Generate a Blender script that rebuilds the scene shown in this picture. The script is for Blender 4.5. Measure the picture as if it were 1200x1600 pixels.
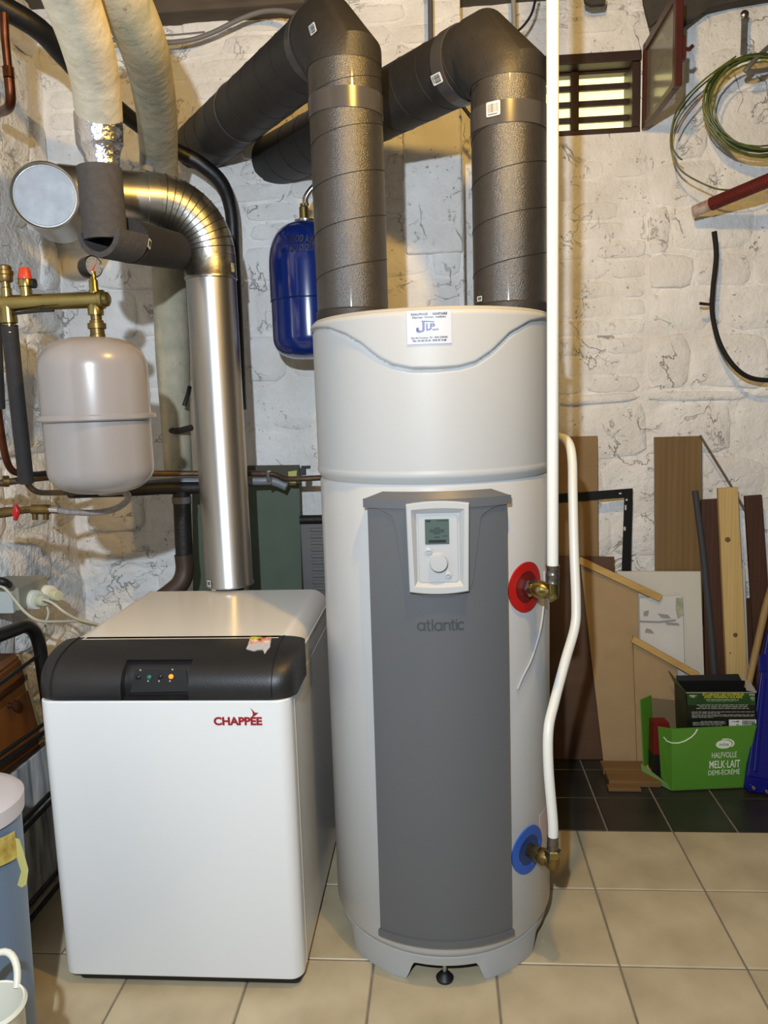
import bpy, bmesh, math, random
from mathutils import Vector, Matrix, noise
random.seed(7)
V = Vector
PI = math.pi
C = bpy.context.scene.collection
for o in list(bpy.data.objects): bpy.data.objects.remove(o)

# ---------------------------------------------------------------- camera, world, lamps, exposure
F_PX = 1212.13
YAW, PITCH, ROLL, CAM_H = -0.0758, 0.1420, -0.0314, 1.4204
_f = V((math.sin(YAW)*math.cos(PITCH), math.cos(YAW)*math.cos(PITCH), -math.sin(PITCH)))
_r0 = V((math.cos(YAW), -math.sin(YAW), 0)); _u0 = _r0.cross(_f)
RT = math.cos(ROLL)*_r0 + math.sin(ROLL)*_u0
UP = -math.sin(ROLL)*_r0 + math.cos(ROLL)*_u0
EYE = V((0, 0, CAM_H))
cam = bpy.data.cameras.new('camera'); cam_o = bpy.data.objects.new('camera', cam); C.objects.link(cam_o)
cam.sensor_fit = 'HORIZONTAL'; cam.sensor_width = 36.0; cam.lens = 36.0*F_PX/1200.0; cam.clip_start = 0.01
cam_o.matrix_world = Matrix(((RT.x, UP.x, -_f.x, EYE.x), (RT.y, UP.y, -_f.y, EYE.y), (RT.z, UP.z, -_f.z, EYE.z), (0, 0, 0, 1)))
bpy.context.scene.camera = cam_o

W = bpy.data.worlds.new('world'); bpy.context.scene.world = W; W.use_nodes = True
W.node_tree.nodes['Background'].inputs[0].default_value = (0.75, 0.85, 1.0, 1)
W.node_tree.nodes['Background'].inputs[1].default_value = 0.003

def lamp(name, loc, col, watt, rad):
    l = bpy.data.lights.new(name, 'POINT'); l.color = col; l.energy = watt; l.shadow_soft_size = rad
    o = bpy.data.objects.new(name, l); C.objects.link(o); o.location = loc
lamp('cool_lamp', (-0.17, -0.24, 1.87), (0.76, 0.87, 1.0), 186, 0.02)
lamp('warm_lamp', (0.187, 1.22, 2.45), (1.0, 0.59, 0.12), 50, 0.03)

vs = bpy.context.scene.view_settings
vs.view_transform = 'Standard'; vs.look = 'None'; vs.gamma = 1.0; vs.use_curve_mapping = False
vs.exposure = 0.12

# ---------------------------------------------------------------- helpers
def ray(x, y): return _f + RT*((x-600)/F_PX) - UP*((y-800)/F_PX)
def at(x, y, Y): d = ray(x, y); return EYE + d*(Y/d.y)              # point seen at pixel x, y at depth Y
def atz(x, y, z): d = ray(x, y); return EYE + d*((z-CAM_H)/d.z)
def atx(x, y, X): d = ray(x, y); return EYE + d*(X/d.x)
def pxs(Y): return Y*1.005/F_PX                                      # metres per pixel around depth Y

def lin(c):
    return tuple((v/255/12.92 if v/255 <= 0.04045 else ((v/255+0.055)/1.055)**2.4) for v in c)

MATS = {}
def mat(name, rgb, rough=0.5, metal=0.0, var=0.0, scale=8.0, bump=0.0, bscale=60.0, spec=0.5, emit=0.0,
        alpha=1.0, rnd=0.0, stretch=None, rgb2=None, detail=5.0, coat=0.0, dirt=0.0, trans=0.0, pos=False):
    if name in MATS: return MATS[name]
    m = bpy.data.materials.new(name); m.use_nodes = True
    nt = m.node_tree; N = nt.nodes; L = nt.links; b = N['Principled BSDF']
    c = lin(rgb)
    b.inputs['Base Color'].default_value = (*c, 1); b.inputs['Roughness'].default_value = rough
    b.inputs['Metallic'].default_value = metal; b.inputs['Specular IOR Level'].default_value = spec
    b.inputs['Alpha'].default_value = alpha
    b.inputs['Coat Weight'].default_value = coat; b.inputs['Coat Roughness'].default_value = 0.08
    if trans: b.inputs['Transmission Weight'].default_value = trans
    if emit:
        b.inputs['Emission Color'].default_value = (*c, 1); b.inputs['Emission Strength'].default_value = emit
    vec = None
    if var or bump or rgb2 or dirt:
        tc = N.new('ShaderNodeNewGeometry' if pos else 'ShaderNodeTexCoord'); vec = tc.outputs['Position' if pos else 'Object']
        if stretch:
            mp = N.new('ShaderNodeMapping'); mp.inputs['Scale'].default_value = stretch
            L.new(vec, mp.inputs['Vector']); vec = mp.outputs['Vector']
    colsock = None
    if var or rgb2:
        n = N.new('ShaderNodeTexNoise'); n.inputs['Scale'].default_value = scale; n.inputs['Detail'].default_value = detail
        L.new(vec, n.inputs['Vector'])
        mx = N.new('ShaderNodeMix'); mx.data_type = 'RGBA'
        if rgb2: ca, cb = c, lin(rgb2)
        else: ca = tuple(v*(1-var) for v in c); cb = tuple(min(1, v*(1+var)) for v in c)
        mx.inputs[6].default_value = (*ca, 1); mx.inputs[7].default_value = (*cb, 1)
        rp = N.new('ShaderNodeMapRange'); rp.inputs[1].default_value = 0.32; rp.inputs[2].default_value = 0.68
        L.new(n.outputs['Fac'], rp.inputs[0]); L.new(rp.outputs[0], mx.inputs[0])
        colsock = mx.outputs[2]
    if dirt:
        n3 = N.new('ShaderNodeTexNoise'); n3.inputs['Scale'].default_value = scale*3.1; n3.inputs['Detail'].default_value = 9
        n3.inputs['Roughness'].default_value = 0.7
        L.new(vec, n3.inputs['Vector'])
        r3 = N.new('ShaderNodeMapRange'); r3.inputs[1].default_value = 0.60; r3.inputs[2].default_value = 0.70
        r3.inputs[4].default_value = dirt
        L.new(n3.outputs['Fac'], r3.inputs[0])
        m3 = N.new('ShaderNodeMix'); m3.data_type = 'RGBA'; m3.inputs[7].default_value = (*[v*0.28 for v in c], 1)
        L.new(r3.outputs[0], m3.inputs[0])
        if colsock: L.new(colsock, m3.inputs[6])
        else: m3.inputs[6].default_value = (*c, 1)
        colsock = m3.outputs[2]
    if rnd:
        oi = N.new('ShaderNodeObjectInfo'); mr = N.new('ShaderNodeMapRange')
        mr.inputs[3].default_value = 1-rnd; mr.inputs[4].default_value = 1+rnd
        L.new(oi.outputs['Random'], mr.inputs[0])
        vm = N.new('ShaderNodeVectorMath'); vm.operation = 'SCALE'
        if colsock: L.new(colsock, vm.inputs[0])
        else: vm.inputs[0].default_value = c
        L.new(mr.outputs[0], vm.inputs['Scale']); colsock = vm.outputs[0]
    if colsock: L.new(colsock, b.inputs['Base Color'])
    if bump:
        n2 = N.new('ShaderNodeTexNoise'); n2.inputs['Scale'].default_value = bscale; n2.inputs['Detail'].default_value = 6
        L.new(vec, n2.inputs['Vector'])
        bp = N.new('ShaderNodeBump'); bp.inputs['Strength'].default_value = min(1, bump); bp.inputs['Distance'].default_value = 0.004*max(1, bump)
        L.new(n2.outputs['Fac'], bp.inputs['Height']); L.new(bp.outputs[0], b.inputs['Normal'])
    MATS[name] = m
    return m

def wood(name, ca, cb, rough=0.6, scale=14.0, axis='Z', knots=False):
    if name in MATS: return MATS[name]
    m = bpy.data.materials.new(name); m.use_nodes = True
    nt = m.node_tree; N = nt.nodes; L = nt.links; b = N['Principled BSDF']
    tc = N.new('ShaderNodeTexCoord'); mp = N.new('ShaderNodeMapping')
    sc = [scale, scale, scale]; sc['XYZ'.index(axis)] = scale*0.06
    mp.inputs['Scale'].default_value = sc; L.new(tc.outputs['Object'], mp.inputs['Vector'])
    n = N.new('ShaderNodeTexNoise'); n.inputs['Scale'].default_value = 1.3; n.inputs['Detail'].default_value = 6; n.inputs['Distortion'].default_value = 0.7
    L.new(mp.outputs[0], n.inputs['Vector'])
    w = N.new('ShaderNodeTexWave'); w.inputs['Scale'].default_value = 1.6; w.inputs['Distortion'].default_value = 5; w.inputs['Detail'].default_value = 3
    w.inputs['Detail Scale'].default_value = 1.2
    L.new(mp.outputs[0], w.inputs['Vector'])
    ad = N.new('ShaderNodeMath'); ad.operation = 'MULTIPLY_ADD'; ad.inputs[1].default_value = 0.14
    L.new(w.outputs['Fac'], ad.inputs[0]); L.new(n.outputs['Fac'], ad.inputs[2])
    r = N.new('ShaderNodeMapRange'); r.inputs[1].default_value = 0.42; r.inputs[2].default_value = 0.95
    L.new(ad.outputs[0], r.inputs[0])
    mx = N.new('ShaderNodeMix'); mx.data_type = 'RGBA'; mx.inputs[6].default_value = (*lin(ca), 1); mx.inputs[7].default_value = (*lin(cb), 1)
    L.new(r.outputs[0], mx.inputs[0]); L.new(mx.outputs[2], b.inputs['Base Color'])
    b.inputs['Roughness'].default_value = rough
    bp = N.new('ShaderNodeBump'); bp.inputs['Strength'].default_value = 0.15; bp.inputs['Distance'].default_value = 0.002
    L.new(r.outputs[0], bp.inputs['Height']); L.new(bp.outputs[0], b.inputs['Normal'])
    MATS[name] = m
    return m

class MB:
    """collects geometry in world coordinates"""
    def __init__(s): s.v = []; s.f = []
    def add(s, vs_, fs):
        o = len(s.v); s.v += [V(p) for p in vs_]; s.f += [tuple(i+o for i in f) for f in fs]; return s
    def box(s, c, d, R=None):
        c = V(c); q = []
        for z in (-1, 1):
            for y in (-1, 1):
                for x in (-1, 1):
                    p = V((x*d[0]/2, y*d[1]/2, z*d[2]/2)); q.append(c + (R @ p if R else p))
        return s.add(q, [(0, 2, 3, 1), (4, 5, 7, 6), (0, 1, 5, 4), (2, 6, 7, 3), (0, 4, 6, 2), (1, 3, 7, 5)])
    def box2(s, a, b):
        a = V(a); b = V(b); return s.box((a+b)/2, [abs(b[i]-a[i]) for i in range(3)])
    def prism(s, pts, off):
        """polygon pts extruded by vector off"""
        n = len(pts); off = V(off); a = [V(p) for p in pts]; b = [p+off for p in a]
        fs = [tuple(range(n))[::-1], tuple(range(n, 2*n))] + [(i, (i+1) % n, n+(i+1) % n, n+i) for i in range(n)]
        return s.add(a+b, fs)
    def tube(s, pts, r, n=16, smooth=0, cap=True, r_in=None):
        pts = [V(p) for p in pts]
        rs = list(r) if isinstance(r, (list, tuple)) else [r]*len(pts)
        if smooth and len(pts) > 2:
            P = []; Rr = []
            m = len(pts)
            for i in range(m-1):
                p0 = pts[max(0, i-1)]; p1 = pts[i]; p2 = pts[i+1]; p3 = pts[min(m-1, i+2)]
                for k in range(smooth):
                    t = k/smooth
                    P.append(0.5*((2*p1)+(p2-p0)*t+(2*p0-5*p1+4*p2-p3)*t*t+(3*p1-p0-3*p2+p3)*t**3))
                    Rr.append(rs[i]*(1-t)+rs[i+1]*t)
            P.append(pts[-1]); Rr.append(rs[-1]); pts, rs = P, Rr
        m = len(pts); tang = []
        for i in range(m):
            a = pts[max(0, i-1)]; b = pts[min(m-1, i+1)]
            if 0 < i < m-1:
                t = (pts[i]-a).normalized() + (b-pts[i]).normalized()
            else: t = b-a
            tang.append(t.normalized())
        t0 = tang[0]; ref = V((0, 0, 1)) if abs(t0.z) < 0.9 else V((1, 0, 0))
        u = (ref - t0*ref.dot(t0)).normalized(); rings = []; vv = []
        for i in range(m):
            t = tang[i]; u = (u - t*u.dot(t)).normalized(); w = t.cross(u)
            k = 1.0
            if 0 < i < m-1:                       # keep the diameter through a mitre
                cs = max(0.4, (pts[i]-pts[i-1]).normalized().dot(t)); k = 1.0/cs
                bend = ((pts[i+1]-pts[i]).normalized() - (pts[i]-pts[i-1]).normalized())
            for j in range(n):
                a = 2*PI*j/n; d = u*math.cos(a)+w*math.sin(a)
                if k > 1.0005:
                    bd = bend.normalized(); d = d + bd*(d.dot(bd))*(k-1)
                vv.append(pts[i]+d*rs[i])
        fs = []
        for i in range(m-1):
            for j in range(n):
                fs.append((i*n+j, i*n+(j+1) % n, (i+1)*n+(j+1) % n, (i+1)*n+j))
        if cap: fs += [tuple(range(n))[::-1], tuple((m-1)*n+j for j in range(n))]
        return s.add(vv, fs)
    def lathe(s, prof, base, axis=(0, 0, 1), n=32):
        """prof: (radius, height) pairs about axis through base"""
        base = V(base); ax = V(axis).normalized(); ref = V((1, 0, 0)) if abs(ax.x) < 0.9 else V((0, 0, 1))
        u = (ref-ax*ref.dot(ax)).normalized(); w = ax.cross(u); vv = []; fs = []
        for (r, h) in prof:
            for j in range(n):
                a = 2*PI*j/n; vv.append(base+ax*h+(u*math.cos(a)+w*math.sin(a))*max(r, 1e-5))
        for i in range(len(prof)-1):
            for j in range(n): fs.append((i*n+j, i*n+(j+1) % n, (i+1)*n+(j+1) % n, (i+1)*n+j))
        if prof[0][0] > 1e-4: fs.append(tuple(range(n))[::-1])
        if prof[-1][0] > 1e-4: fs.append(tuple((len(prof)-1)*n+j for j in range(n)))
        return s.add(vv, fs)
    def grid(s, fn, nu, nv, closed=False):
        vv = [fn(i/nu, j/nv) for j in range(nv+1) for i in range(nu+1)]
        fs = [(j*(nu+1)+i, j*(nu+1)+i+1, (j+1)*(nu+1)+i+1, (j+1)*(nu+1)+i) for j in range(nv) for i in range(nu)]
        return s.add(vv, fs)
    def shell(s, fo, fi, nu, nv):
        """closed slab between the surfaces fo (outer) and fi (inner)"""
        s.grid(fo, nu, nv); s.grid(lambda a, b: fi(1-a, b), nu, nv)
        for q in (0, 1):
            s.grid(lambda a, b: (fo if b > .5 else fi)(a if q else 1-a, q), nu, 1)
            s.grid(lambda a, b: (fo if b > .5 else fi)(q, 1-a if q else a), nv, 1)
        return s

def empty(name, loc=(0, 0, 0)):
    o = bpy.data.objects.new(name, None); C.objects.link(o); o.location = loc; o.empty_display_size = 0.05; return o
def tag(o, label, cat, group=None, kind=None):
    o['label'] = label; o['category'] = cat
    if group: o['group'] = group
    if kind: o['kind'] = kind
    return o
def thing(name, loc, label, cat, group=None): return tag(empty(name, loc), label, cat, group)
def origin_of(o):
    p = V((0, 0, 0))
    while o: p = p + V(o.location); o = o.parent
    return p
def build(name, mb, m, parent=None, smooth=True, bevel=0.0, segs=2, ang=40, label=None, weld=False):
    if parent is not None: org = origin_of(parent)
    else:
        zs = min(p.z for p in mb.v); n = len(mb.v)
        org = V((sum(p.x for p in mb.v)/n, sum(p.y for p in mb.v)/n, zs))
    me = bpy.data.meshes.new(name); me.from_pydata([tuple(p-org) for p in mb.v], [], mb.f)
    bm = bmesh.new(); bm.from_mesh(me)
    if weld or smooth: bmesh.ops.remove_doubles(bm, verts=bm.verts, dist=1e-5)
    bmesh.ops.recalc_face_normals(bm, faces=bm.faces)
    if smooth:
        for f in bm.faces: f.smooth = True
        for e in bm.edges:
            if len(e.link_faces) == 2 and e.calc_face_angle(0) > math.radians(ang): e.smooth = False
    bm.to_mesh(me); bm.free()
    me.materials.append(m)
    o = bpy.data.objects.new(name, me); C.objects.link(o)
    if parent is not None: o.parent = parent
    else: o.location = org
    if bevel:
        md = o.modifiers.new('bevel', 'BEVEL'); md.width = bevel; md.segments = segs; md.limit_method = 'ANGLE'; md.angle_limit = math.radians(30)
        if smooth is False:
            for p in me.polygons: p.use_smooth = True
            md.harden_normals = True
    if label: o['label'] = label
    return o
def struct(name, mb, m, parent=None, **k):
    o = build(name, mb, m, parent, **k); o['kind'] = 'structure'; return o

def text_mb(txt, size, fr, bold=0.0, align='CENTER', depth=0.0004, shear=0.0, sx=1.0, spacing=1.0, wrap=None):
    """flat lettering; fr = (origin, u, v, n)"""
    cu = bpy.data.curves.new('t', 'FONT'); cu.body = txt; cu.size = size; cu.align_x = align; cu.align_y = 'CENTER'
    cu.offset = bold; cu.shear = shear; cu.space_character = spacing; cu.resolution_u = 3; cu.extrude = depth
    to = bpy.data.objects.new('t', cu); C.objects.link(to)
    dg = bpy.context.evaluated_depsgraph_get(); me = bpy.data.meshes.new_from_object(to.evaluated_get(dg))
    o, u, v, n = [V(q) for q in fr]; mb = MB()
    if wrap: vv = [wrap(p.co.x*sx, p.co.y, p.co.z+depth) for p in me.vertices]
    else: vv = [o+u*(p.co.x*sx)+v*p.co.y+n*(p.co.z+depth) for p in me.vertices]
    mb.add(vv, [tuple(p.vertices) for p in me.polygons])
    bpy.data.objects.remove(to); bpy.data.meshes.remove(me); bpy.data.curves.remove(cu)
    return mb

def frame_mb(fr, pts, th):
    """polygon given in (u, v) of the frame, standing th proud along n"""
    o, u, v, n = [V(q) for q in fr]
    return MB().prism([o+u*a+v*b for a, b in pts], n*th)
def frpt(fr, a, b, c=0): return V(fr[0])+V(fr[1])*a+V(fr[2])*b+V(fr[3])*c
def rrect(w, h, r, k=5):
    out = []
    for cx, cy, a0 in ((w/2-r, h/2-r, 0), (-w/2+r, h/2-r, 90), (-w/2+r, -h/2+r, 180), (w/2-r, -h/2+r, 270)):
        for i in range(k+1):
            a = math.radians(a0+90*i/k); out.append((cx+r*math.cos(a), cy+r*math.sin(a)))
    return out
def barcode(parent, fr, w, h, name='barcode_label'):
    lab = build(name, frame_mb(fr, rrect(w, h, h*0.08, 2), 0.0006), mat('label_white', (225, 225, 220), 0.5), parent, smooth=False)
    fr2 = (frpt(fr, 0, 0, 0.0006), fr[1], fr[2], fr[3]); mb = MB(); x = -w*0.38
    rn = random.Random(int(w*1e5))
    while x < w*0.38:
        bw = w*rn.choice((0.02, 0.035, 0.05)); o, u, v, n = [V(q) for q in fr2]
        mb.prism([o+u*x-v*h*.25, o+u*(x+bw)-v*h*.25, o+u*(x+bw)+v*h*.36, o+u*x+v*h*.36], n*0.0003); x += bw+w*rn.choice((0.025, 0.045))
    mb.prism([frpt(fr2, -w*.4, -h*.40), frpt(fr2, w*.3, -h*.40), frpt(fr2, w*.3, -h*.33), frpt(fr2, -w*.4, -h*.33)], V(fr[3])*0.0003)
    build('barcode_print', mb, mat('print_black', (30, 30, 32), 0.6), lab, smooth=False)
    return lab
def look_frame(p, n, upish=(0, 0, 1)):
    n = V(n).normalized(); v = V(upish); v = (v-n*v.dot(n)).normalized(); u = v.cross(n)
    return (V(p), u, v, n)
def surf_frame(pixel, a, b, r, lift=0.001, upish=(0, 0, 1)):
    """frame on the surface of the cylinder of radius r about line a-b where the pixel's ray meets it"""
    a = V(a); d = (V(b)-a).normalized(); D = ray(*pixel); o = EYE-a
    Dp = D-d*D.dot(d); op = o-d*o.dot(d)
    A = Dp.dot(Dp); B = 2*Dp.dot(op); K = op.dot(op)-r*r
    t = (-B-math.sqrt(max(0, B*B-4*A*K)))/(2*A); p = EYE+D*t
    q = p-a; n = (q-d*q.dot(d)).normalized()
    return look_frame(p+n*lift, n, upish)

def board(name, corners, th, m, label, cat, bevel=0.0015, parent=None, group=None):
    """flat panel through pixel corners ((x, y, depth Y) or a Vector), th thick away from the camera"""
    P = [at(*c) if isinstance(c, tuple) else V(c) for c in corners]
    for p in P: p.z = max(p.z, 0.002)
    n = V((0, 0, 0)); k = len(P); c0 = sum(P, V((0, 0, 0)))/k
    for i in range(k): n += (P[i]-c0).cross(P[(i+1) % k]-c0)
    n.normalize()
    if n.dot(c0-EYE) < 0: n = -n
    o = build(name, MB().prism(P, n*th), m, parent, smooth=False, bevel=bevel, segs=1)
    if parent is None: tag(o, label, cat, group)
    return o
# ================================================================ structure
WL, WR, XL, XSTEP = 2.86, 3.05, -1.395, 0.095        # left and right planes of the back wall, left wall, step between them
CEIL = 2.82
def limewash(name, k):
    m = bpy.data.materials.new(name); m.use_nodes = True; nt = m.node_tree; N = nt.nodes; L = nt.links; b = N['Principled BSDF']
    b.inputs['Roughness'].default_value = 0.8
    g = N.new('ShaderNodeNewGeometry'); P = g.outputs['Position']
    def noi(sc, det=6, ro=.55, dist=0):
        n = N.new('ShaderNodeTexNoise'); n.inputs['Scale'].default_value = sc; n.inputs['Detail'].default_value = det
        n.inputs['Roughness'].default_value = ro; n.inputs['Distortion'].default_value = dist; L.new(P, n.inputs['Vector']); return n.outputs['Fac']
    def mth(op, a, b_=None, c=None):
        n = N.new('ShaderNodeMath'); n.operation = op
        for i_, q in enumerate((a, b_, c)):
            if q is None: continue
            if isinstance(q, (int, float)): n.inputs[i_].default_value = q
            else: L.new(q, n.inputs[i_])
        return n.outputs[0]
    def rng(v, a, b_, c=0.0, d=1.0):
        n = N.new('ShaderNodeMapRange'); n.interpolation_type = 'SMOOTHSTEP'
        for i_, q in enumerate((a, b_, c, d)): n.inputs[i_+1].default_value = q
        L.new(v, n.inputs[0]); return n.outputs[0]
    # wandering hairline cracks: level lines of a distorted noise, broken up by another
    cr = mth('ABSOLUTE', mth('SUBTRACT', noi(4.2, 5, .6, .6), .5))
    crack = mth('MULTIPLY', rng(cr, .002, .010, 1.0, 0.0), rng(noi(6.5, 3), .50, .62))
    cr2 = mth('ABSOLUTE', mth('SUBTRACT', noi(11, 4, .6, .8), .5))
    crack2 = mth('MULTIPLY', rng(cr2, .002, .012, 1.0, 0.0), rng(noi(9.0, 3), .56, .64))
    pits = mth('MULTIPLY', rng(noi(70, 3, .6), .66, .72), rng(noi(8, 3), .50, .62))
    dirt = mth('MINIMUM', mth('ADD', mth('ADD', crack, mth('MULTIPLY', crack2, .7)), pits), 1.0)
    mx = N.new('ShaderNodeMix'); mx.data_type = 'RGBA'; mx.inputs[6].default_value = (*lin((226, 223, 217)), 1); mx.inputs[7].default_value = (*lin((243, 242, 239)), 1)
    L.new(rng(noi(5.0, 6), .3, .7), mx.inputs[0])
    m2 = N.new('ShaderNodeMix'); m2.data_type = 'RGBA'; m2.inputs[7].default_value = (*lin((70, 62, 54)), 1)
    L.new(mx.outputs[2], m2.inputs[6]); L.new(mth('MULTIPLY', dirt, .50), m2.inputs[0]); L.new(m2.outputs[2], b.inputs['Base Color'])
    h = mth('ADD', mth('MULTIPLY', noi(9, 8, .6), .020*k), mth('MULTIPLY', noi(45, 5, .6), .0045*k))
    h = mth('SUBTRACT', h, mth('MULTIPLY', dirt, .004))
    bp = N.new('ShaderNodeBump'); bp.inputs['Strength'].default_value = 1.0; bp.inputs['Distance'].default_value = 1.0
    L.new(h, bp.inputs['Height']); L.new(bp.outputs[0], b.inputs['Normal'])
    MATS[name] = m; return m
wall_m = limewash('white_limewash', 1.0)
wall_rough = limewash('white_limewash_rough', 1.7)
brick_m = wall_m
grout_m = mat('grey_grout', (120, 112, 98), 0.9, var=0.15, scale=30)
# ---- floor
fl = struct('floor', MB().box2((-1.6, -1.3, -0.06), (2.2, 3.05, -0.003)), grout_m, smooth=False)
T, G = 0.31, 0.005
tile_m = mat('beige_ceramic', (196, 182, 150), 0.38, var=0.10, scale=6, bump=0.12, bscale=25, rnd=0.05, rgb2=(172, 157, 127))
dark_m = mat('black_slate_tile', (44, 42, 38), 0.32, var=0.2, scale=7, bump=0.1, bscale=30, rnd=0.12)
def tile_mesh(name, w, d, m):
    bm = bmesh.new(); bmesh.ops.create_cube(bm, size=1)
    bmesh.ops.scale(bm, vec=(w, d, 0.012), verts=bm.verts)
    top = [e for e in bm.edges if all(v.co.z > 0 for v in e.verts)]
    bmesh.ops.bevel(bm, geom=top, offset=0.0025, segments=1, affect='EDGES')
    me = bpy.data.meshes.new(name); bm.to_mesh(me); bm.free(); me.materials.append(m); return me
def place(name, me, loc, parent):
    o = bpy.data.objects.new(name, me); C.objects.link(o); o.location = V(loc)-origin_of(parent); o.parent = parent; return o
X0, Y0 = 0.4211, 2.4198
lt = tile_mesh('floor_tile', T-G, T-G, tile_m)
for j in range(0, 8):
    y = Y0-T*(j+0.5)
    for i in range(-6, 5):
        x = X0+T*(i+0.5)
        if j < 2 and x < -0.1: continue
        place('floor_tile', lt, (x, y, -0.006), fl)
half = tile_mesh('floor_tile_cut', 0.205-G, T-G, tile_m)
for j in range(2):
    for i in range(4): place('floor_tile', lt, (-0.41-T*(i+0.5), Y0-T*(j+.5), -0.006), fl)
    place('floor_tile', lt, (-0.41+T*0.5, Y0-T*(j+.5), -0.006), fl)
    place('floor_tile', half, (-0.10+0.105, Y0-T*(j+.5), -0.006), fl)
D = 0.2085
dt = tile_mesh('dark_floor_tile', D-0.006, D+0.001, dark_m)
for j in range(3):
    for i in range(-9, 8): place('dark_floor_tile', dt, (0.5205+D*(i+0.5), Y0+0.2125*(j+0.5), -0.006), fl)

# ---- walls: a lumpy base with every stone or brick of its own
def nz(p, s, a): return noise.noise(V(p)*s)*a
def lump(x, z, k): return nz((x, z, k), 3.1, 0.012)+nz((x, z, k+5), 11, 0.006)+nz((x, z, k+9), 31, 0.003)
def wall_grid(fn, a0, a1, b0, b1, n, m, hole=None):
    mb = MB(); vv = []; fs = []
    for j in range(m+1):
        for i in range(n+1): vv.append(fn(a0+(a1-a0)*i/n, b0+(b1-b0)*j/m))
    for j in range(m):
        for i in range(n):
            a = a0+(a1-a0)*(i+.5)/n; b = b0+(b1-b0)*(j+.5)/m
            if hole and hole[0] < a < hole[1] and hole[2] < b < hole[3]: continue
            q = j*(n+1)+i; fs.append((q, q+1, q+n+2, q+n+1))
    mb.add(vv, fs); return mb
wb = empty('wall_back', (0, 0, 0)); wb['kind'] = 'structure'
WX0, WX1, WZ0, WZ1 = 0.26, 0.745, 2.360, 2.635          # window opening
base_l = struct('wall_face', wall_grid(lambda x, z: V((x, WL-lump(x, z, 1), z)), XL-0.05, XSTEP, 0, CEIL, 76, 135), wall_m, wb)
base_r = struct('wall_face', wall_grid(lambda x, z: V((x, WR-(lump(x, z, 2) if not (WX0-.03 < x < WX1+.03 and WZ0-.03 < z < WZ1+.03) else 0), z)), XSTEP-.002, 2.2, 0, CEIL, 105, 135, (WX0, WX1, WZ0, WZ1)), wall_m, wb)
struct('wall_return', wall_grid(lambda y, z: V((XSTEP+lump(y, z, 3)*.4-.003, y, z)), WL-0.012, WR+.02, 0, CEIL, 6, 90), wall_m, wb)
lump_l = lambda y, z: nz((y, z, 21), 3.4, 0.022)+nz((y, z, 25), 10, 0.012)+nz((y, z, 29), 28, 0.005)
wl = struct('wall_left', wall_grid(lambda y, z: V((XL+lump_l(y, z), y, z)), 0.2, WL+.02, 0, CEIL, 110, 110), wall_rough)

def stone_mesh(name, n, soft, rn):
    vv = []; fs = []
    ang = [2*PI*(i+rn.uniform(-.22, .22))/n for i in range(n)]
    e = rn.uniform(0.42, 0.6)
    def sq(a): 
        c, s_ = math.cos(a), math.sin(a)
        return V((math.copysign(abs(c)**e, c), math.copysign(abs(s_)**e, s_)))*0.5
    jit = [rn.uniform(0.90, 1.03) for _ in range(n)]
    for k, (sc, h) in enumerate(((1.0, 0.0), (0.94, 0.55), (0.70 if soft else 0.84, 1.0))):
        for i in range(n):
            p = sq(ang[i])*jit[i]*sc; vv.append((p.x, p.y, h*(1+rn.uniform(-.2, .25)) if k else 0))
    vv.append((rn.uniform(-.1, .1), rn.uniform(-.1, .1), 1.0+rn.uniform(-.15, .3)))
    for k in range(2):
        for i in range(n): fs.append((k*n+i, k*n+(i+1) % n, (k+1)*n+(i+1) % n, (k+1)*n+i))
    for i in range(n): fs.append((2*n+i, 2*n+(i+1) % n, 3*n))
    me = bpy.data.meshes.new(name); me.from_pydata(vv, [], fs)
    for p in me.polygons: p.use_smooth = True
    me.materials.append(brick_m); return me
rn = random.Random(11)
STONES = [stone_mesh('stone', 11, True, rn) for _ in range(14)]
BRICKS = [stone_mesh('brick', 10, False, rn) for _ in range(8)]
def lay(parent, frame, a0, a1, b0, b1, hrange, wrange, meshes, name, skip, depth, rn, gap=0.012):
    """coursed masonry; frame(a, b) -> (point, rotation)"""
    b = b0
    while b < b1-0.02:
        h = min(rn.uniform(*hrange), b1-b); a = a0-rn.uniform(0, wrange[0])
        while a < a1:
            w = rn.uniform(*wrange)
            l, r_ = max(a, a0), min(a+w, a1)
            if r_-l > 0.05 and not skip((l+r_)/2, b+h/2):
                p, R = frame((l+r_)/2, b+h/2)
                o = bpy.data.objects.new(name, rn.choice(meshes)); C.objects.link(o); o.parent = parent
                hh = h*rn.uniform(.9, 1.08) if name == 'stone' else h
                M = Matrix.Translation(p-origin_of(parent)) @ R @ Matrix.Rotation(rn.uniform(-.05, .05) if name == 'stone' else rn.uniform(-.01, .01), 4, 'Z')
                o.matrix_local = M @ Matrix.Diagonal((r_-l-gap, hh-gap, rn.uniform(*depth), 1))
            a += w
        b += h
RB = Matrix.Rotation(PI/2, 4, 'X')                      # face -Y
RL = Matrix.Rotation(PI/2, 4, 'Z') @ Matrix.Rotation(PI/2, 4, 'X')   # face +X
def hid(x, z): return (-0.95 < x < -0.40 and z < 0.62) or (-0.38 < x < 0.14 and z < 1.35)
lay(base_l, lambda a, b: (V((a, WL-lump(a, b, 1)+.005, b)), RB), XL+0.02, XSTEP-0.01, 0.05, 2.0, (.12, .22), (.15, .36), STONES, 'stone', hid, (.012, .022), rn, -.004)
lay(base_l, lambda a, b: (V((a, WL-lump(a, b, 1)+.005, b)), RB), XL+0.02, XSTEP-0.01, 2.0, 2.80, (.066, .074), (.19, .22), BRICKS, 'brick', lambda x, z: False, (.009, .014), rn, .007)
def whole(x, z): return (WX0-.12 < x < WX1+.10 and WZ0-.06 < z < WZ1+.06) or (x < .95 and z < .7) or x > 1.35
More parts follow.
